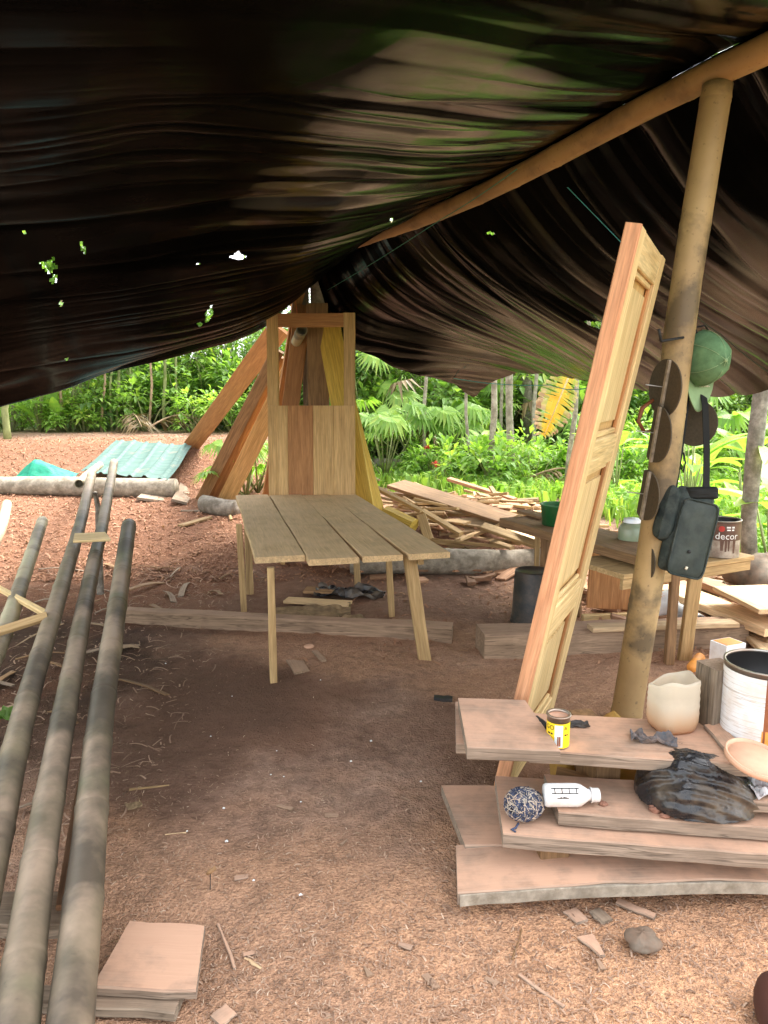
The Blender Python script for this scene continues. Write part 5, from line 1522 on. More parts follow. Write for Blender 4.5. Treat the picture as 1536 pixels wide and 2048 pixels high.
tag(plank('flat_board', gz(880, 1125, 0.02), gz(960, 1138, 0.02), 0.12, 0.02, (0, 0, 1), M['brown_wood']), 'brown board lying flat in front of the scrap heap log', 'board')
b = MB(); b.lathe([(0, 0.0), (0.03, 0.0), (0.034, 0.006), (0.026, 0.012), (0, 0.010)], 20); o = b.build('jar_lid', M['dusty_tin'], smooth=True); o.location = gz(618, 1294, 0.012)
tag(o, 'dusty round lid on the ground beside the near table leg', 'lid')
tag(plank('wood_chip', gz(590, 1322, 0.012), gz(604, 1345, 0.012), 0.10, 0.012, (0.1, 0, 1), M['beam_wood'], skew=(0.03, -0.04)), 'three-cornered chip on the ground beside the near table leg', 'chip')
tag(plank('wood_chip', gz(630, 1302, 0.012), gz(648, 1322, 0.012), 0.04, 0.012, (0.1, 0, 1), M['beam_wood']), 'narrow chip on the ground beside the dusty lid', 'chip')

# ------------------------------------------------------------------ scrap heap
def heap_z(x, y):
    u = (x - 0.75) / 1.35; w = (y - 8.0) / 1.25
    return H(x, y) + 0.36 * max(0, 1 - u * u) ** 0.7 * max(0, 1 - w * w) ** 0.7
q = random.Random(77)
kinds = [(0.85, 0.05, 0.028, 'scrap_wood'), (0.55, 0.09, 0.022, 'scrap_wood'), (0.32, 0.10, 0.02, 'scrap_red'), (0.22, 0.12, 0.018, 'scrap_red'), (1.15, 0.04, 0.03, 'leg_wood'), (0.30, 0.16, 0.02, 'sunny_wood'), (0.18, 0.07, 0.03, 'scrap_red')]
meshes = [[plank_mesh('offcut', L * f, w, t, 2, 0.003, 0.004, 0, i * 7 + j, 1.0, (q.uniform(-.03, .03), q.uniform(-.03, .03))) for j, f in enumerate((0.8, 1.0, 1.25))] for i, (L, w, t, m_) in enumerate(kinds)]
for i, (L, w, t, m_) in enumerate(kinds):
    for me in meshes[i]: me.materials.append(M[m_])
def scatter(n, region, zf, label, group, wts, tilt=0.25, dirbias=None):
    for k in range(n):
        x, y = region(q)
        i = q.choices(range(len(kinds)), wts)[0]
        me = q.choice(meshes[i])
        o = bpy.data.objects.new('offcut', me); col.objects.link(o)
        yaw = q.uniform(0, PI) if dirbias is None else q.gauss(dirbias, 0.5)
        o.matrix_basis = Matrix.Translation((x, y, zf(x, y) + q.uniform(-0.02, 0.05))) @ Matrix.Rotation(yaw, 4, 'Z') @ Matrix.Rotation(q.gauss(0, tilt), 4, 'Y') @ Matrix.Rotation(q.gauss(0, tilt * 1.3), 4, 'X')
        tag(o, ('long stick', 'flat slat', 'reddish board end', 'reddish flat chip', 'very long stick', 'pale square board piece', 'stubby reddish block')[i] + label, 'offcut', group)
def reg_main(q):
    while True:
        u, w = q.uniform(-1, 1), q.uniform(-1, 1)
        if u * u + w * w < 1: return 0.75 + u * 1.35, 8.0 + w * 1.2
scatter(190, reg_main, heap_z, ' in the scrap wood heap behind the table', 'offcuts in the scrap heap behind the table', (5, 5, 4, 4, 3, 3, 3), 0.15, -0.5)
scatter(45, lambda q: (q.uniform(-0.2, 2.3), q.uniform(8.6, 10.2)), lambda x, y: H(x, y) + 0.02, ' scattered on the far side of the scrap heap', 'offcuts beyond the scrap heap', (0, 1, 4, 5, 0, 1, 5), 0.12)
scatter(55, lambda q: (q.uniform(1.55, 3.3), q.uniform(5.0, 6.6)), lambda x, y: H(x, y) + 0.05, ' in the litter behind the side table', 'offcuts behind the side table', (1, 3, 5, 5, 0.5, 1, 5), 0.15, -0.6)
scatter(16, lambda q: (q.uniform(-0.2, 1.3), q.uniform(6.2, 6.7)), lambda x, y: H(x, y) + 0.01, ' on the earth in front of the scrap heap', 'chips in front of the scrap heap', (0, 0, 1, 3, 0, 0, 3), 0.08)
tag(plank('wide_board', at(792, 968, 8.6), at(1130, 1075, 6.6), 0.27, 0.04, (0.12, -0.45, 1), M['brown_wood'], nseg=6), 'long wide brown board lying slanted over the scrap heap', 'board')
tag(plank('pale_board', at(880, 1056, 7.35), at(1012, 1045, 7.25), 0.28, 0.03, (0, -0.35, 1), M['sunny_wood'], nseg=3), 'pale board piece at the front of the scrap heap', 'board')
tag(plank('split_stick', at(738, 968, 7.5), at(842, 1022, 7.2), 0.05, 0.04, (0, -0.4, 1), M['leg_wood']), 'stick slanting from the yellow boards down the scrap heap', 'stick')
tag(plank('split_stick', at(845, 1022, 7.35), at(922, 1068, 6.95), 0.06, 0.04, (0, -0.4, 1), M['leg_wood']), 'short stick resting on the front of the scrap heap', 'stick')
tag(plank('split_stick', at(965, 1052, 7.0), at(1080, 1092, 6.72), 0.10, 0.035, (0, -0.5, 1), M['leg_wood']), 'board strip slanting down over the log at the right of the heap', 'stick')
tag(plank('split_stick', at(842, 1030, 7.05), at(858, 1080, 6.85), 0.09, 0.03, (0, -1, 0.3), M['leg_wood']), 'short board standing upright against the log', 'stick')
tag(plank('split_stick', at(898, 958, 9.3), at(1030, 1000, 8.3), 0.06, 0.04, (0, -0.4, 1), M['scrap_red']), 'long reddish strip at the far edge of the scrap heap', 'stick')
tag(plank('yellow_beam', at(770, 1025, 7.15), at(828, 1052, 6.95), 0.14, 0.12, (0, -0.3, 1), M['yellow_wood'], ch=0.03), 'stubby yellow timber at the left of the scrap heap', 'timber')
# boards stacked on the right
rb_ = [((1332, 1175), (1560, 1262), 0.24, 0.15, 0.05, 'sunny_wood', 'long pale plank on top of the stack at the right edge'),
       ((1340, 1192), (1560, 1285), 0.20, 0.07, 0.045, 'brown_wood', 'dark plank below the pale plank at the right edge'),
       ((1352, 1208), (1560, 1300), 0.16, 0.03, 0.04, 'scrap_red', 'reddish lowest plank of the stack at the right edge'),
       ((1395, 1160), (1580, 1235), 0.14, 0.20, 0.05, 'scrap_red', 'reddish plank behind the pale plank at the right edge'),
       ((1310, 1152), (1420, 1190), 0.16, 0.10, 0.03, 'scrap_red', 'short reddish board behind the table leg'),
       ((1480, 1175), (1580, 1222), 0.40, 0.28, 0.03, 'sunny_wood', 'broad pale board lying highest at the right edge'),
       ((1480, 1250), (1570, 1330), 0.12, 0.06, 0.03, 'sunny_wood', 'pale slat lying across the litter at the right edge'),
       ((1500, 1225), (1580, 1262), 0.10, 0.08, 0.05, 'brown_wood', 'short dark offcut beside the beam at the right edge')]
for pa_, pb2, w, z, t, mt, lb in rb_:
    tag(plank('stacked_plank', gz(*pa_, z), gz(*pb2, z), w, t, (0, -0.05, 1), M[mt], nseg=4), lb, 'plank', 'planks at the right edge')
lump('boulder', 1530, 1185, 0.02, 0.24, 'stone', 'brown boulder at the right edge beyond the planks', 'boulder', 9, 0.8)
# ------------------------------------------------------------------ vegetation
def add_leaf(b, p, d, L, w, tint, fold=0.25, droop=0.25, up=None):
    """a pointed leaf folded along its midrib"""
    d = d.normalized(); up = up or Vector((0, 0, 1))
    s_ = d.cross(up)
    s_ = s_.normalized() if s_.length > 1e-3 else Vector((1, 0, 0))
    n = s_.cross(d)
    m1 = p + d * L * 0.5 - Vector((0, 0, droop * L * 0.25)); tip = p + d * L - Vector((0, 0, droop * L))
    l = m1 + s_ * w / 2 + n * fold * w; r = m1 - s_ * w / 2 + n * fold * w
    b.add([p, l, tip, m1, r], [(0, 1, 3), (1, 2, 3), (0, 3, 4), (3, 2, 4)], tint)
def rdir(q, zlo=-1, zhi=1):
    a = q.uniform(0, 2 * math.pi); z = q.uniform(zlo, zhi); r = math.sqrt(max(0, 1 - z * z))
    return Vector((r * math.cos(a), r * math.sin(a), z))
def shrub_proto(seed, hgt, rad, nleaf, L, mat, clumps=9):
    q = random.Random(seed)
    st = MB(); fo = MB()
    cl = []
    for k in range(clumps):
        a = q.uniform(0, 2 * math.pi); rr = rad * math.sqrt(q.uniform(0.02, 1)); z = hgt * q.uniform(0.15, 0.95)
        c = Vector((rr * math.cos(a), rr * math.sin(a), z)); cl.append((c, rad * q.uniform(0.28, 0.5), q.uniform(-0.2, 0.25)))
        st.tube([(0.05 * math.cos(a), 0.05 * math.sin(a), 0), c * 0.5 + Vector((0, 0, 0.12 * hgt)), c], [0.02, 0.013, 0.006], 5)
    for k in range(nleaf):
        c, r, tb = q.choice(cl)
        d = rdir(q, -0.6, 1)
        p = c + d * r * q.uniform(0.3, 1.0)
        p.z = max(p.z, 0.03)
        out = (d + Vector((p.x, p.y, 0)) * 0.4 + Vector((0, 0, 0.2))).normalized()
        l = L * q.uniform(0.6, 1.3)
        add_leaf(fo, p, out, l, l * q.uniform(0.38, 0.55), min(1, max(0, q.uniform(0.1, 0.85) + tb)), 0.15, q.uniform(0.1, 0.6))
    root = empty('shrub', (0, 0, -30))
    st.build('stems', M['cane'], root, True); fo.build('foliage', M[mat], root)
    return root
def place(proto, x, y, s, label, cat, group, first, sink=0.05, name=None):
    o = proto if first else copy_tree(proto)
    o.location = (x, y, H(x, y) - sink); o.scale = (s, s, s * rnd.uniform(0.9, 1.15)); o.rotation_euler = (0, 0, rnd.uniform(0, 6.28))
    if name: o.name = name
    return tag(o, label, cat, group)
used = {}
def put(key, proto, *a, **k):
    f = key not in used; used[key] = 1
    return place(proto, *a, f, **k)
def treeline():
    q = random.Random(5)
    pro = [shrub_proto(1, 2.4, 1.1, 620, 0.20, 'leaf_dark'), shrub_proto(2, 1.9, 1.0, 560, 0.24, 'leaf_mid'), shrub_proto(3, 3.1, 1.2, 760, 0.19, 'leaf_mid', 13),
           shrub_proto(4, 1.2, 0.8, 360, 0.22, 'leaf_light'), shrub_proto(5, 2.6, 1.1, 640, 0.17, 'leaf_light', 12), shrub_proto(6, 0.7, 0.6, 240, 0.20, 'leaf_light', 7)]
    # left jungle edge
    look = ('dark leaved', 'mid green', 'tall', 'light low', 'tall light green', 'small bright')
    for k in range(58):
        x = q.uniform(-9.5, -0.2); y = 15.6 + q.uniform(0, 1) ** 1.4 * 4.0
        i = q.choices([0, 1, 2, 4], [5, 3, 3, 2])[0]
        if y < 16.8: i = q.choice([0, 1, 3])
        put(i, pro[i], x, y, q.uniform(0.8, 1.12), look[i] + ' jungle shrub behind the bank of shavings on the left', 'shrub', 'shrubs at the left jungle edge')
    for k in range(14):
        x = q.uniform(-7.5, -2.2); y = q.uniform(14.6, 15.6)
        i = q.choice([5, 3])
        put(i, pro[i], x, y, q.uniform(0.5, 0.9), look[i] + ' plant at the foot of the left jungle edge', 'plant', 'low plants at the left jungle edge')
    # right jungle edge
    for k in range(56):
        x = q.uniform(-1, 12); y = 15.4 + q.uniform(0, 1) * 6.5 - max(0, x - 5) * 0.45
        i = q.choices([0, 1, 2, 4], [2, 3, 3, 4])[0]
        put(i, pro[i], x, y, q.uniform(0.85, 1.4), look[i] + ' jungle shrub beyond the green clearing on the right', 'shrub', 'shrubs beyond the clearing')
    for k in range(46):
        x = q.uniform(0.6, 8.5); y = q.uniform(11.4, 14.6) - max(0, x - 4.2) * 0.75
        i = q.choice([5, 5, 3])
        put(i, pro[i], x, y, q.uniform(0.45, 0.95), look[i] + ' leafy plant growing in the green clearing', 'plant', 'low plants in the clearing')
    for (x, y) in ((5.2, 6.5), (6.4, 5.0), (7.4, 7.5), (8.5, 4.0), (6.2, 8.8), (9.2, 6.2), (5.9, 3.0), (9.5, 9.0), (7.3, 2.0)):
        i = q.choice([3, 4, 1])
        put(i, pro[i], x, y, q.uniform(0.7, 1.1), look[i] + ' shrub standing close by the shelter on the right', 'shrub', 'shrubs right of the shelter')
    for k in range(12):
        x = -7.0 - q.uniform(0, 3.5); y = q.uniform(3, 14)
        i = q.choice([0, 1, 2])
        put(i, pro[i], x, y, q.uniform(0.9, 1.4), look[i] + ' shrub standing left of the shelter', 'shrub', 'shrubs left of the shelter')
treeline()
# trees with trunk, limbs and crown
def tree_proto(seed, hgt, r, crown_r, nleaf, bark, leaf, z0=0.45, L=0.24):
    q = random.Random(seed); tr = MB(); cr = MB()
    bx, by = q.uniform(-0.25, 0.25), q.uniform(-0.25, 0.25)
    P = [Vector((bx * (k / 8) ** 2 + 0.05 * math.sin(k * 1.3 + seed), by * (k / 8) ** 2, hgt * k / 8 - 0.1)) for k in range(9)]
    tr.tube(P, [r * (1.15 - 0.75 * k / 8) * (1.25 if k == 0 else 1) for k in range(9)], 9)
    tips = []
    for k in range(9):
        z = q.uniform(z0, 0.98); c = P[0].lerp(P[-1], z); a = q.uniform(0, 2 * PI); l = crown_r * q.uniform(0.5, 1.0)
        e = c + Vector((math.cos(a) * l, math.sin(a) * l, q.uniform(0.05, 0.5) * l))
        tr.tube([c, c.lerp(e, 0.5) + Vector((0, 0, 0.08 * l)), e], [r * 0.35, r * 0.2, r * 0.08], 5); tips.append((e, crown_r * q.uniform(0.3, 0.5), q.uniform(-0.2, 0.2))); tips.append((c.lerp(e, 0.6), crown_r * 0.3, q.uniform(-0.2, 0.1)))
    for k in range(nleaf):
        c, rr, tb = q.choice(tips); d = rdir(q, -0.7, 1); p = c + d * rr * q.uniform(0.3, 1)
        l = L * q.uniform(0.6, 1.3)
        add_leaf(cr, p, (d + rdir(q) * 0.5), l, l * q.uniform(0.35, 0.5), min(1, max(0, q.uniform(0.1, 0.85) + tb)), 0.15, q.uniform(0.2, 0.7))
    root = empty('tree', (0, 0, -30)); tr.build('trunk', M[bark], root, True); cr.build('crown', M[leaf], root)
    return root
tp_ = [tree_proto(11, 6.5, 0.13, 2.0, 1500, 'bark_pale', 'leaf_mid'), tree_proto(12, 8.0, 0.16, 2.4, 1700, 'bark_grey', 'leaf_dark', 0.35), tree_proto(13, 5.2, 0.10, 1.6, 1300, 'bark_pale', 'leaf_light', 0.3)]
q = random.Random(91)
for k in range(4):
    i = k % 3; x = q.uniform(-12, -9.5)
    put('t%d' % i, tp_[i], x, q.uniform(16.5, 22), q.uniform(0.9, 1.2), ('pale trunked', 'tall dark', 'low light green')[i] + ' jungle tree rising behind the left shrubs', 'tree', 'trees behind the left shrubs')
for k in range(15):
    i = k % 3; x = q.uniform(0, 12)
    put('t%d' % i, tp_[i], x, q.uniform(16.5, 22) - max(0, x - 5) * 0.5, q.uniform(0.9, 1.2), ('pale trunked', 'tall dark', 'low light green')[i] + ' jungle tree rising behind the clearing', 'tree', 'trees behind the clearing')
# slender pale trunks in the clearing, placed one by one
def slim(px, py0, px1, Y, r, mat, label, z1=None, grp=None):
    base = at(px, py0, Y); base.z = H(base.x, Y) - 0.05
    top_ = at(px1, 640, Y); d = (top_ - base); top_ = base + d * ((z1 or 4.2) / d.z)
    P = [base.lerp(top_, k / 7) + Vector((0.03 * math.sin(k * 1.7 + px), 0, 0)) for k in range(8)]
    root = empty('slender_tree', base); tag(root, label, 'tree', grp)
    b = MB(); b.tube([p - base for p in P], [r * (1.15 - 0.05 * k) * (1 + 0.08 * math.sin(k * 2.3 + px)) for k in range(8)], 9); b.build('trunk', M[mat], root, True)
    cr = MB(); q = random.Random(int(px))
    for k in range(160):
        p = P[-1] - base + rdir(q, -0.6, 1) * q.uniform(0.1, 0.9); l = q.uniform(0.14, 0.3); add_leaf(cr, p, rdir(q), l, l * 0.45, q.uniform(0.1, 0.9))
    cr.build('crown', M['leaf_mid'], root)
S_ = 'slender pale trunk standing in the clearing, '
slim(984, 955, 988, 11.5, 0.045, 'bark_pale', S_ + 'left one of the close pair')
slim(1018, 935, 1024, 12.0, 0.058, 'bark_pale', S_ + 'thicker one of the close pair')
slim(937, 925, 933, 12.6, 0.026, 'bark_pale', S_ + 'thin one right of the fan palms')
slim(850, 905, 852, 13.2, 0.030, 'bark_pale', S_ + 'among the fan palms')
slim(1135, 955, 1162, 11.0, 0.034, 'bark_pale', S_ + 'leaning right beside the yellow leaf')
slim(1070, 880, 1073, 14.0, 0.034, 'bark_pale', S_ + 'just left of the yellow leaf')
slim(1008, 880, 998, 14.5, 0.030, 'bark_pale', S_ + 'thin leaning one behind the close pair')
slim(1178, 870, 1180, 13.5, 0.036, 'bark_pale', S_ + 'right of the leaning trunk')
slim(1200, 900, 1204, 13.0, 0.040, 'bark_pale', S_ + 'closest to the leaning door')
slim(1498, 1150, 1525, 6.3, 0.062, 'bark_grey', 'mossy dark trunk standing at the right edge behind the side table')
slim(14, 900, 13, 12.5, 0.055, 'cane', 'short trunk standing on the shavings at the left edge', 1.9)
slim(30, 868, 22, 15.0, 0.05, 'bark_pale', 'pale leaning trunk behind the shavings at the left edge')
for k, (px, dx, py) in enumerate(((120, 4, 865), (142, 8, 866), (150, -3, 867), (168, -22, 868), (205, 5, 868), (222, 2, 866), (236, 0, 868), (262, -6, 866), (300, 2, 868), (330, -3, 868), (352, 3, 868))):
    slim(px, py, px + dx, 14.9 + 0.2 * (k % 4), 0.022 if k % 3 else 0.03, 'cane' if k % 4 else 'dry_frond', 'slender cane in the thicket behind the shavings', 3.4, 'canes behind the shavings')
# fan palms: each frond is a part
def frond_mesh(seed, R0, nseg=15, spread=R(115), dry=False):
    q = random.Random(seed); b = MB()
    for k in range(nseg):
        a = -spread + 2 * spread * k / (nseg - 1)
        d = Vector((math.cos(a), math.sin(a), 0.1)).normalized(); sd = Vector((-math.sin(a), math.cos(a), 0))
        L = R0 * (0.75 + 0.25 * math.cos(a)) * q.uniform(0.9, 1.08); w = R0 * 0.085
        dz = 0.45 * L * (1.6 if dry else 1) * q.uniform(0.6, 1.3); t_ = q.uniform(0.15, 0.9)
        p1 = d * L * 0.45 + Vector((0, 0, 0.02)); p2 = d * L * 0.97 - Vector((0, 0, dz))
        b.add([Vector((0, 0, 0)), p1 + sd * w, p2, p1 - Vector((0, 0, 0.3 * w)), p1 - sd * w], [(0, 1, 3), (1, 2, 3), (0, 3, 4), (3, 2, 4)], t_)
    me = bpy.data.meshes.new('frond'); me.from_pydata(b.v, [], b.f)
    a_ = me.attributes.new('tint', 'FLOAT', 'FACE'); a_.data.foreach_set('value', b.c)
    return me
fm = [frond_mesh(k, 0.50, 19) for k in range(3)]
for me in fm: me.materials.append(M['palm_leaf'])
fd = frond_mesh(8, 0.55, 13, R(110), True); fd.materials.append(M['palm_dry'])
def fan_palm(x, y, h, n, label, seed, dryp=0.1, sc=1.0, grp='fan palms in the clearing'):
    q = random.Random(seed); root = empty('fan_palm', (x, y, H(x, y))); tag(root, label, 'palm', grp)
    b = MB(); stems = []
    for k in range(n):
        a = 2 * PI * k / n + q.uniform(-0.3, 0.3); el = q.uniform(0.55, 1.35); l = h * q.uniform(0.6, 1.05)
        e = Vector((math.cos(a) * math.cos(el), math.sin(a) * math.cos(el), math.sin(el))) * l
        b.tube([(0, 0, 0), e * 0.6 + Vector((0, 0, 0.06 * l)), e], [0.014, 0.010, 0.007], 5)
        o = link('frond', fd if q.random() < dryp else q.choice(fm), None, root)
        o.location = e; o.scale = (sc,) * 3
        o.rotation_euler = (q.uniform(-0.3, 0.3), q.uniform(-0.1, 0.75), a + q.uniform(-0.4, 0.4))
    b.build('stalks', M['cane'], root, True)
def palm_at(px, py, Y, h, n, label, seed, **k):
    p = at(px, py, Y); fan_palm(p.x, Y, h, n, label, seed, **k)
palm_at(770, 880, 13.0, 1.5, 10, 'fan palm right behind the yellow boards', 1, dryp=0.25)
palm_at(830, 900, 13.6, 1.3, 9, 'fan palm with bright upright fronds left of the slender trunks', 2)
palm_at(905, 880, 14.0, 1.5, 9, 'fan palm behind the thin trunk in the clearing', 3)
palm_at(740, 840, 15.5, 2.4, 10, 'tall fan palm under the tarp edge beside the door', 4)
palm_at(850, 840, 15.6, 2.2, 10, 'tall fan palm behind the bright palms', 5)
palm_at(1150, 860, 15.2, 2.1, 10, 'fan palm behind the yellow leaf', 6)
palm_at(1045, 850, 15.8, 2.3, 9, 'dark fan palm behind the close pair of trunks', 7)
palm_at(1480, 830, 12.5, 1.9, 9, 'fan palm at the right edge under the tarp corner', 8)
palm_at(490, 935, 8.9, 0.75, 8, 'small palm growing between the leaning boards', 9, sc=0.5, dryp=0.0)
palm_at(515, 945, 9.2, 0.8, 8, 'small dark palm growing beside the door blank', 10, sc=0.5, dryp=0.0)
palm_at(660, 850, 15.8, 2.3, 9, 'fan palm seen through the glass opening', 11)
# broad-leaved plants, leaf by leaf
def broad_mesh(seed, L, w, n=8):
    q = random.Random(seed); b = MB(); rows = []
    for k in range(n + 1):
        u = k / n; wd = w * math.sin(PI * (0.06 + 0.94 * u) ** 0.8) ** 0.8 * 0.5 if k < n else 0
        x = L * u; z = -0.42 * L * u * u
        rows.append([(x, -wd, z + wd * 0.35), (x, 0, z), (x, wd, z + wd * 0.35)])
    b.add([p for r in rows for p in r], [(3 * k + j, 3 * k + j + 1, 3 * k + j + 4, 3 * k + j + 3) for k in range(n) for j in range(2)], 0.6)
    me = bpy.data.meshes.new('leaf'); me.from_pydata(b.v, [], b.f)
    a_ = me.attributes.new('tint', 'FLOAT', 'FACE'); a_.data.foreach_set('value', [q.uniform(0.45, 0.75) for _ in b.f])
    return me
bm_ = [broad_mesh(k, 0.55, 0.22) for k in range(2)]
for me in bm_: me.materials.append(M['leaf_light'])
def broad(px, py, Y, n, s, label, seed, grp='broad-leaved plants'):
    p = at(px, py, Y); q = random.Random(seed); root = empty('broad_leaved_plant', (p.x, Y, H(p.x, Y))); tag(root, label, 'plant', grp)
    st = MB()
    for k in range(n):
        a = 2 * PI * k / n + q.uniform(-0.4, 0.4); h = s * q.uniform(0.2, 0.9); e = Vector((0.12 * s * math.cos(a), 0.12 * s * math.sin(a), h))
        st.tube([(0, 0, 0), e], [0.014, 0.008], 5)
        o = link('leaf', q.choice(bm_), None, root); o.location = e; o.scale = (s * q.uniform(0.7, 1.1),) * 3; o.rotation_euler = (q.uniform(-0.2, 0.2), -q.uniform(0.3, 1.25), a)
    st.build('stalks', M['cane'], root, True)
broad(966, 920, 12.8, 6, 0.9, 'broad-leaved plant left of the close pair of trunks', 1)
broad(1232, 960, 10.5, 6, 0.9, 'broad-leaved plant half hidden by the leaning door', 2)
broad(1375, 990, 9.0, 9, 1.15, 'broad-leaved plant behind the strap of the black bag', 3)
broad(1395, 960, 9.8, 8, 1.1, 'broad-leaved plant between bag strap and clearing', 4)
broad(1490, 1010, 8.6, 7, 0.8, 'broad-leaved plant at the foot of the right jungle', 5)
broad(80, 868, 14.6, 8, 1.0, 'broad-leaved plant at the left edge of the jungle', 6)
broad(115, 868, 14.7, 7, 0.9, 'broad-leaved plant left of the canes', 7)
broad(1560, 900, 6.6, 7, 1.3, 'big yellow-green leaves reaching in at the right edge', 8)
broad(1520, 860, 11.0, 8, 1.5, 'tall broad-leaved plant at the right edge', 9)
# the big yellow banana leaf hanging in the clearing
c = at(1138, 752, 9.6); tip = at(1088, 872, 9.5)
root = empty('banana_leaf', c); tag(root, 'large yellow and green banana leaf hanging in the clearing', 'banana leaf')
ax = (tip - c); L = ax.length; ax.normalize(); sd = Vector((0.86, 0.25, 0.42)); sd = (sd - ax * sd.dot(ax)).normalized(); nn = ax.cross(sd)
b = MB(); n = 34; q = random.Random(4)
for s_ in (-1, 1):
    for k in range(n):
        u0 = k / n; u1 = (k + (1.0 if k % 4 else 0.9)) / n
        def wd(u): return 0.27 * (math.sin(PI * min(1, 0.18 + 0.80 * u)) ** 0.7)
        w0 = wd(u0) * q.uniform(0.93, 1.04); w1 = w0 * q.uniform(0.93, 1.03); sl = 0.05 * q.uniform(-0.4, 1.2)
        A = ax * (u0 * L); B = ax * (u1 * L)
        rows = []
        for j in range(5):
            f = j / 4; sg = nn * (-0.05 * f * f + 0.012 * math.sin(k * 1.9) * f)
            rows.append((A + sd * s_ * w0 * f + ax * sl * f + sg, B + sd * s_ * w1 * f + ax * (sl + 0.01) * f + sg, f))
        for j in range(4):
            t_ = (rows[j][2] + rows[j + 1][2]) / 2
            b.add([rows[j][0], rows[j + 1][0], rows[j + 1][1], rows[j][1]], [(0, 1, 2, 3)], min(1, t_ * (0.55 if k < n * 0.4 else 1.0) + (0.22 if k < n * 0.35 else 0.0)))
b.build('blade', M['banana_yellow'], root)
b = MB(); b.tube([-ax * 0.4, Vector((0, 0, 0)), ax * L * 0.98], [0.018, 0.015, 0.004], 7); b.build('midrib', M['bristle'], root, True)
# big yellowish leaf at the right edge
# ginger-like red flowers
for k, (px, py, Y) in enumerate(((856, 897, 12.2), (871, 930, 11.6), (968, 882, 13.0))):
    p = at(px, py, Y); root = empty('red_flower', (p.x, Y, H(p.x, Y))); tag(root, 'tall red flower on a thin stalk in the clearing', 'flower', 'red flowers in the clearing')
    b = MB(); b.tube([(0, 0, 0), (0.02, 0, (p.z - H(p.x, Y)) * 0.6), (0, 0, p.z - H(p.x, Y))], 0.008, 5); b.build('stalk', M['cane'], root, True)
    b = MB(); q = random.Random(k)
    for j in range(14): add_leaf(b, Vector((0, 0, p.z - H(p.x, Y))), rdir(q, -0.3, 1), 0.09, 0.04, 0.5, 0.2, 0.1)
    b.build('bloom', M['flower_red'], root)
# dead fronds on the ground
def dead_frond(px, py, Y, L, yaw, label, seed, n=34):
    p = at(px, py, Y); q = random.Random(seed); root = empty('dead_frond', (p.x, Y, H(p.x, Y) + 0.12), (0, 0, yaw)); tag(root, label, 'dead frond')
    b = MB(); rb2 = MB(); P = [Vector((L * k / 8, 0, 0.22 * math.sin(PI * k / 8))) for k in range(9)]
    rb2.tube(P, [0.022 - 0.002 * k for k in range(9)], 6); rb2.build('midrib', M['dry_frond'], root, True)
    for k in range(n):
        u = q.uniform(0.1, 1) * 7.99; i = int(u); c = P[i].lerp(P[i + 1], u - i)
        for s_ in (-1, 1):
            add_leaf(b, c, Vector((0.6, s_ * 0.8, q.uniform(-0.5, 0.3))), q.uniform(0.25, 0.5), 0.035, q.uniform(0.2, 1), 0.3, q.uniform(0.2, 0.9))
    b.build('leaflets', M['palm_dry'], root)
dead_frond(1045, 930, 11.4, 1.3, R(-12), 'dry grey palm frond lying in the clearing below the leaning trunk', 1)
dead_frond(1010, 915, 11.8, 1.2, R(60), 'dry palm frond standing up beside the thicker trunk', 2)
dead_frond(860, 900, 12.8, 1.3, R(-20), 'fallen brown palm frond behind the scrap heap', 3)
dead_frond(760, 905, 12.2, 1.2, R(170), 'withered palm frond behind the yellow boards', 4)
dead_frond(300, 850, 14.4, 1.2, R(30), 'brown dead frond slumped in the thicket on the left', 5)
dead_frond(250, 800, 15.2, 1.4, R(-60), 'brown hanging dead frond among the canes', 6)
# grass and creeping ground cover
q = np.random.RandomState(3)
def blades(name, n, xr, yr, mask, hmin, hmax, wid, mat, label, cat='grass'):
    x = q.uniform(*xr, n); y = q.uniform(*yr, n)
    k = mask(x, y) > q.rand(n); x = x[k]; y = y[k]; n = len(x)
    z = height(x, y); a = q.uniform(0, 2 * np.pi, n); h = q.uniform(hmin, hmax, n); ln = q.uniform(0.2, 1.0, n)
    dx, dy = np.cos(a), np.sin(a)
    w = wid * q.uniform(0.6, 1.4, n)
    A = np.stack([x - dy * w, y + dx * w, z - 0.01], -1); B = np.stack([x + dy * w, y - dx * w, z - 0.01], -1)
    m = np.stack([x + dx * h * ln * 0.35, y + dy * h * ln * 0.35, z + h * 0.7], -1)
    C = m + np.stack([dy * w, -dx * w, 0 * w], -1) * 0.9; D = m - np.stack([dy * w, -dx * w, 0 * w], -1) * 0.9
    E = np.stack([x + dx * h * ln, y + dy * h * ln, z + h * (1 - 0.35 * ln)], -1)
    V = np.stack([A, B, C, D, E], 1).reshape(-1, 3); o5 = np.arange(n)[:, None] * 5
    Fq = np.concatenate([o5 + [0, 1, 2], o5 + [0, 2, 3], o5 + [3, 2, 4]])
    t = np.tile(q.rand(n) * 0.8 + 0.1, 3)
    o = np_mesh(name, V, Fq, M[mat], smooth=False, attrs={'tint': ('FACE', t)})
    return tag(o, label, cat, kind='stuff')
def gmask(x, y):
    return np.clip(sst(y + (fbm(x * .7, y * .7) - .5) * 3 + np.clip(x, 0, 2), 11.4, 12.6) * sst(x, -0.9, 0.6) + sst(x + (fbm(x * .8, y * .8 + 5) - .5) * 1.6 + (y - 6) * 0.33, 3.4, 4.2) * sst(y, 2.0, 4.0), 0, 1)
blades('grass', 60000, (-1, 9), (2.5, 15.5), gmask, 0.08, 0.30, 0.008, 'grass', 'fresh green grass covering the clearing on the right')
blades('ground_cover', 16000, (-1, 9), (3.5, 15.5), gmask, 0.10, 0.34, 0.035, 'leaf_light', 'broad-bladed green ground cover in the clearing', 'ground cover')
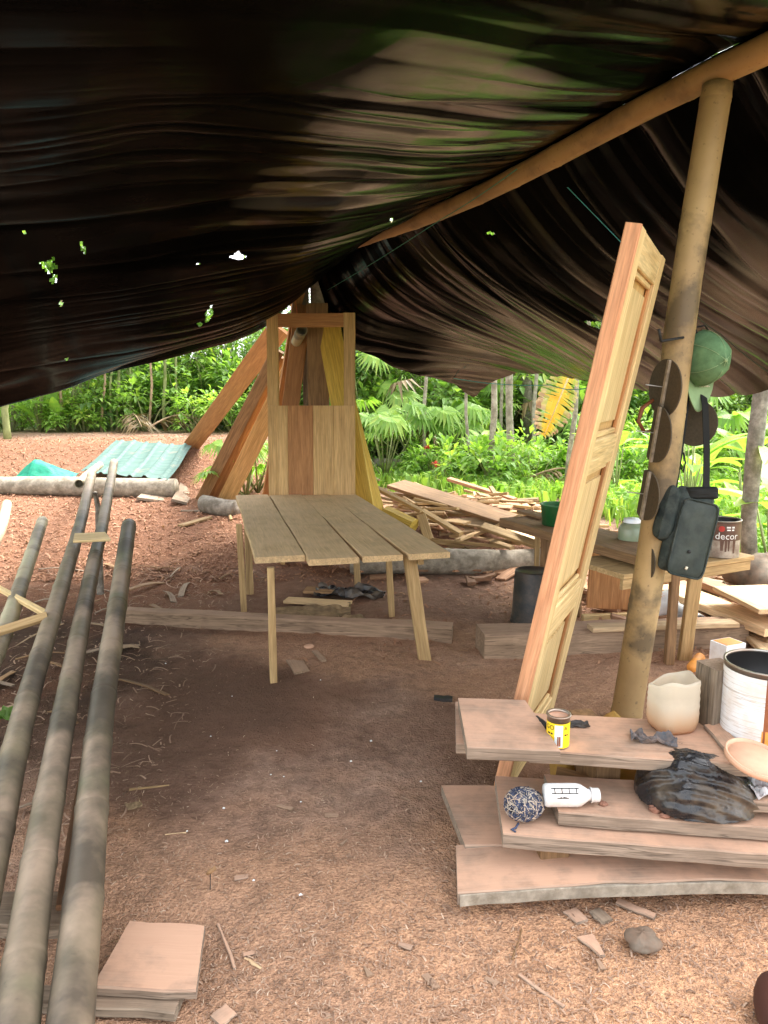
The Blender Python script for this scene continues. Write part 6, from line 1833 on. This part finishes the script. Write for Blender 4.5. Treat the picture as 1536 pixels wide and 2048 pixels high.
# ------------------------------------------------------------------ litter on the floor
q = np.random.RandomState(12)
def curls(name, n, gen, lmin, lmax, wid, mat, label, curl=1.2, dens=None):
    x, y = gen(n)
    if dens is not None:
        k = dens(x, y) > q.rand(len(x)); x = x[k]; y = y[k]
    n = len(x)
    z = height(x, y) + 0.002; a = q.uniform(0, 2 * np.pi, n); L = lmin + (lmax - lmin) * q.rand(n) ** 2.2; w = wid * q.uniform(0.5, 1.5, n)
    tl = q.normal(0, 0.22, n); cv = q.uniform(0.1, curl, n) * L; bend = q.normal(0, 0.35, n) * L
    pts = []
    for f in (0.0, 0.33, 0.67, 1.0):
        u = (f - 0.5)
        px = x + np.cos(a) * L * u - np.sin(a) * bend * (0.25 - u * u); py = y + np.sin(a) * L * u + np.cos(a) * bend * (0.25 - u * u)
        pz = z + np.abs(tl) * L * f * 0.8 + cv * (0.25 - u * u) * 0.8
        pts.append((px, py, pz))
    V = []
    for (px, py, pz) in pts:
        V.append(np.stack([px - np.sin(a) * w, py + np.cos(a) * w, pz], -1)); V.append(np.stack([px + np.sin(a) * w, py - np.cos(a) * w, pz + w * 0.3], -1))
    V = np.stack(V, 1).reshape(-1, 3); o8 = np.arange(n)[:, None] * 8
    Fq = np.concatenate([o8 + [0, 1, 3, 2], o8 + [2, 3, 5, 4], o8 + [4, 5, 7, 6]])
    t = np.tile(np.clip(q.normal(0.5, 0.27, n), 0, 1), 3)
    return tag(np_mesh(name, V, Fq, M[mat], smooth=False, attrs={'tint': ('FACE', t)}), label, 'shavings', kind='stuff')
def near_gen(n):
    # even in the picture: density falls with distance
    y = 1.45 / (1 - q.rand(n) * (1 - 1.45 / 4.6)); x = q.uniform(-0.62, 0.62, n) * y * 1.0
    return x, y
def dens_near(x, y):
    base = 0.30 + 0.7 * sst(fbm(x * 3, y * 3, 4), 0.42, 0.62)
    m_ = blob(x, y, -0.75, 3.8, 0.8, 0.8) * 0.75
    return np.clip(base * (1 - m_) * (0.55 + 0.45 * sst(y, 3.4, 2.2)), 0, 1)
curls('shavings', 30000, near_gen, 0.004, 0.024, 0.0011, 'shaving', 'fine pale wood shavings strewn over the trodden floor', 1.0, dens_near)
curls('shavings', 3600, lambda n: (q.uniform(-0.5, 1.5, n), q.uniform(1.35, 2.6, n)), 0.008, 0.036, 0.0018, 'shaving', 'larger curled shavings in the sawdust of the foreground', 1.4,
      lambda x, y: np.clip(0.25 + blob(x, y, 0.6, 1.7, 1.0, 0.7), 0, 1))
curls('shavings', 24000, lambda n: (q.uniform(-7, 0.3, n), 6.2 + 9.0 * q.rand(n) ** 1.3), 0.02, 0.085, 0.006, 'shaving_red', 'reddish wood shavings heaped on the bank at the left', 1.6,
      lambda x, y: np.clip(0.15 + np.maximum(blob(x, y, -3.6, 9.0, 3.6, 4.2), blob(x, y, -0.6, 8.6, 2.8, 1.9)), 0, 1))
curls('shavings', 9000, lambda n: (q.uniform(-0.6, 3.6, n), q.uniform(4.3, 10.2, n)), 0.02, 0.10, 0.006, 'shaving_red', 'splinters and shavings around the scrap heaps on the right', 1.2,
      lambda x, y: np.clip(0.12 + blob(x, y, 2.3, 5.6, 1.3, 1.4) + blob(x, y, 0.8, 9.0, 1.7, 1.5), 0, 1))
curls('shavings', 2200, lambda n: (q.uniform(-3.2, -1.0, n), q.uniform(2.2, 6.5, n)), 0.02, 0.12, 0.003, 'shaving', 'dry strips and twigs lying beneath the bamboo poles', 0.6)
# single pieces
def bit(name, pa, pb_, w, t, mat, label, cat, nrm=(0.05, 0, 1), **k):
    a = gz(*pa, 0.01); c = gz(*pb_, 0.01)
    for p in (a, c): p.z = H(p.x, p.y) + t / 2 + 0.002
    return tag(plank(name, a, c, w, t, nrm, M[mat], **k), label, cat)
bit('splinter', (258, 1573), (338, 1563), 0.014, 0.006, 'scrap_wood', 'long pale splinter on the floor right of the bamboo poles', 'splinter', taper=0.3)
bit('splinter', (330, 1661), (372, 1658), 0.006, 0.004, 'sunny_wood', 'thin short splinter below the torn paper', 'splinter')
bit('splinter', (436, 1842), (470, 1930), 0.010, 0.006, 'bench_wood', 'slim stick pointing away from the broad board end', 'splinter')
bit('splinter', (490, 1910), (522, 1932), 0.008, 0.005, 'sunny_wood', 'short pale sliver in the lower middle floor', 'splinter')
bit('splinter', (1038, 1940), (1128, 2006), 0.010, 0.006, 'bench_wood', 'thin stick in the sawdust at the lower middle', 'splinter')
bit('splinter', (1025, 1912), (1045, 1850), 0.007, 0.006, 'brown_wood', 'dark twig in the sawdust below the lowest board', 'twig')
bit('chip', (1172, 1870), (1205, 1912), 0.055, 0.010, 'bench_wood', 'three-cornered wood chip beside the grey stone', 'chip', taper=0.35)
bit('chip', (1235, 1800), (1310, 1832), 0.028, 0.012, 'bench_wood', 'chip slanting under the edge of the lowest board', 'chip')
bit('chip', (1140, 1815), (1165, 1840), 0.05, 0.010, 'bench_wood', 'square chip under the edge of the lowest board', 'chip')
bit('chip', (1190, 1815), (1215, 1838), 0.05, 0.010, 'weathered_wood', 'greyish chip under the middle of the lowest board', 'chip')
bit('chip', (430, 2040), (462, 2015), 0.05, 0.008, 'bench_wood', 'flat chip at the bottom edge beside the shavings', 'chip')
bit('chip', (555, 1600), (585, 1612), 0.02, 0.006, 'beam_wood', 'flat brown chip in the middle of the floor', 'chip')
sheet('torn_paper', gz(268, 1612, 0.004), 0.055, 0.05, 0.016, 'cardboard', 'torn tan paper scrap on the floor by the poles', 'paper', 0.5, 11, 7)
sheet('green_leaf', gz(14, 1432, 0.06), 0.10, 0.13, 0.05, 'leaf_light', 'broken green leaf lying among the bamboo poles at left edge', 'leaf', 0.7, 13, 8, outline=lambda u, w: (math.sin(PI * min(1, max(0.05, w))), 1))
b = MB(); p = gz(420, 1782, 0.0); b.tube([p + Vector((0, 0, 0)), p + Vector((0.003, 0, 0.07))], 0.0016, 5); s1 = empty('awl', p); s1.matrix_basis = Matrix.Translation(p)
tag(s1, 'thin nail with a brown wooden knob stuck in the floor', 'awl')
b = MB(); b.tube([(0, 0, -0.01), (0.004, 0, 0.068)], 0.0016, 5); b.build('pin', M['ink'], s1)
b = MB(); b.tube([(-0.008, -0.004, 0.064), (0.004, 0, 0.072), (0.020, 0.006, 0.080)], [0.005, 0.0085, 0.006], 8); b.build('knob', M['brown_wood'], s1, True)
r_ = random.Random(8)
for k, (px, py) in enumerate(((372, 1658), (598, 1797), (463, 1394), (445, 1612), (552, 1500), (540, 1545), (450, 1680), (600, 1598), (700, 1520), (505, 1762), (330, 1330), (840, 1560), (640, 1360), (740, 1480), (566, 1548), (420, 1470))):
    p = gz(px, py, 0.006); b = MB(); s = r_.uniform(0.003, 0.006)
    b.tube([p, p + Vector((s, s * 0.3, s * 0.3)), p + Vector((s * 1.8, 0, 0))], [s * 0.5, s * 0.8, s * 0.4], 6)
    o = b.build('plaster_crumb', M['chalk']); o.data.transform(Matrix.Translation(-p)); o.location = (p.x, p.y, H(p.x, p.y) + 0.004)
    tag(o, 'tiny white crumb on the trodden floor', 'crumb', 'white crumbs on the floor')
# cast-off leaves, bark and sticks under the poles
for k in range(46):
    x = r_.uniform(-2.9, -1.35); y = r_.uniform(2.4, 6.6)
    L = r_.uniform(0.12, 0.5); a = r_.uniform(0, PI); z = H(x, y) + 0.015
    d = Vector((math.cos(a), math.sin(a), r_.uniform(-0.08, 0.12))) * L / 2
    o = plank('bark_strip', Vector((x, y, z)) - d, Vector((x, y, z)) + d, r_.uniform(0.012, 0.05), 0.006, (r_.uniform(-.3, .3), r_.uniform(-.3, .3), 1), M[r_.choice(['weathered_wood', 'brown_wood', 'dry_frond'])], nseg=3, wob=0.004, bow=0.02)
    tag(o, 'dry bark strip lying beneath the bamboo poles', 'bark', 'bark strips beneath the poles')
for k in range(20):
    px = r_.uniform(380, 1300); py = r_.uniform(1480, 2030)
    if 860 < px and py < 1840: continue
    p = gz(px, py, 0); a = r_.uniform(0, PI); L = r_.uniform(0.02, 0.06); d = Vector((math.cos(a), math.sin(a), 0)) * L / 2
    p.z = H(p.x, p.y) + 0.005
    o = plank('loose_chip', p - d, p + d, r_.uniform(0.008, 0.03), 0.004, (r_.uniform(-.2, .2), r_.uniform(-.2, .2), 1), M[r_.choice(['beam_wood', 'beam_wood', 'brown_wood', 'bench_wood'])], nseg=1, taper=r_.uniform(0.4, 1))
    tag(o, 'small loose chip on the foreground floor', 'chip', 'loose chips on the foreground floor')
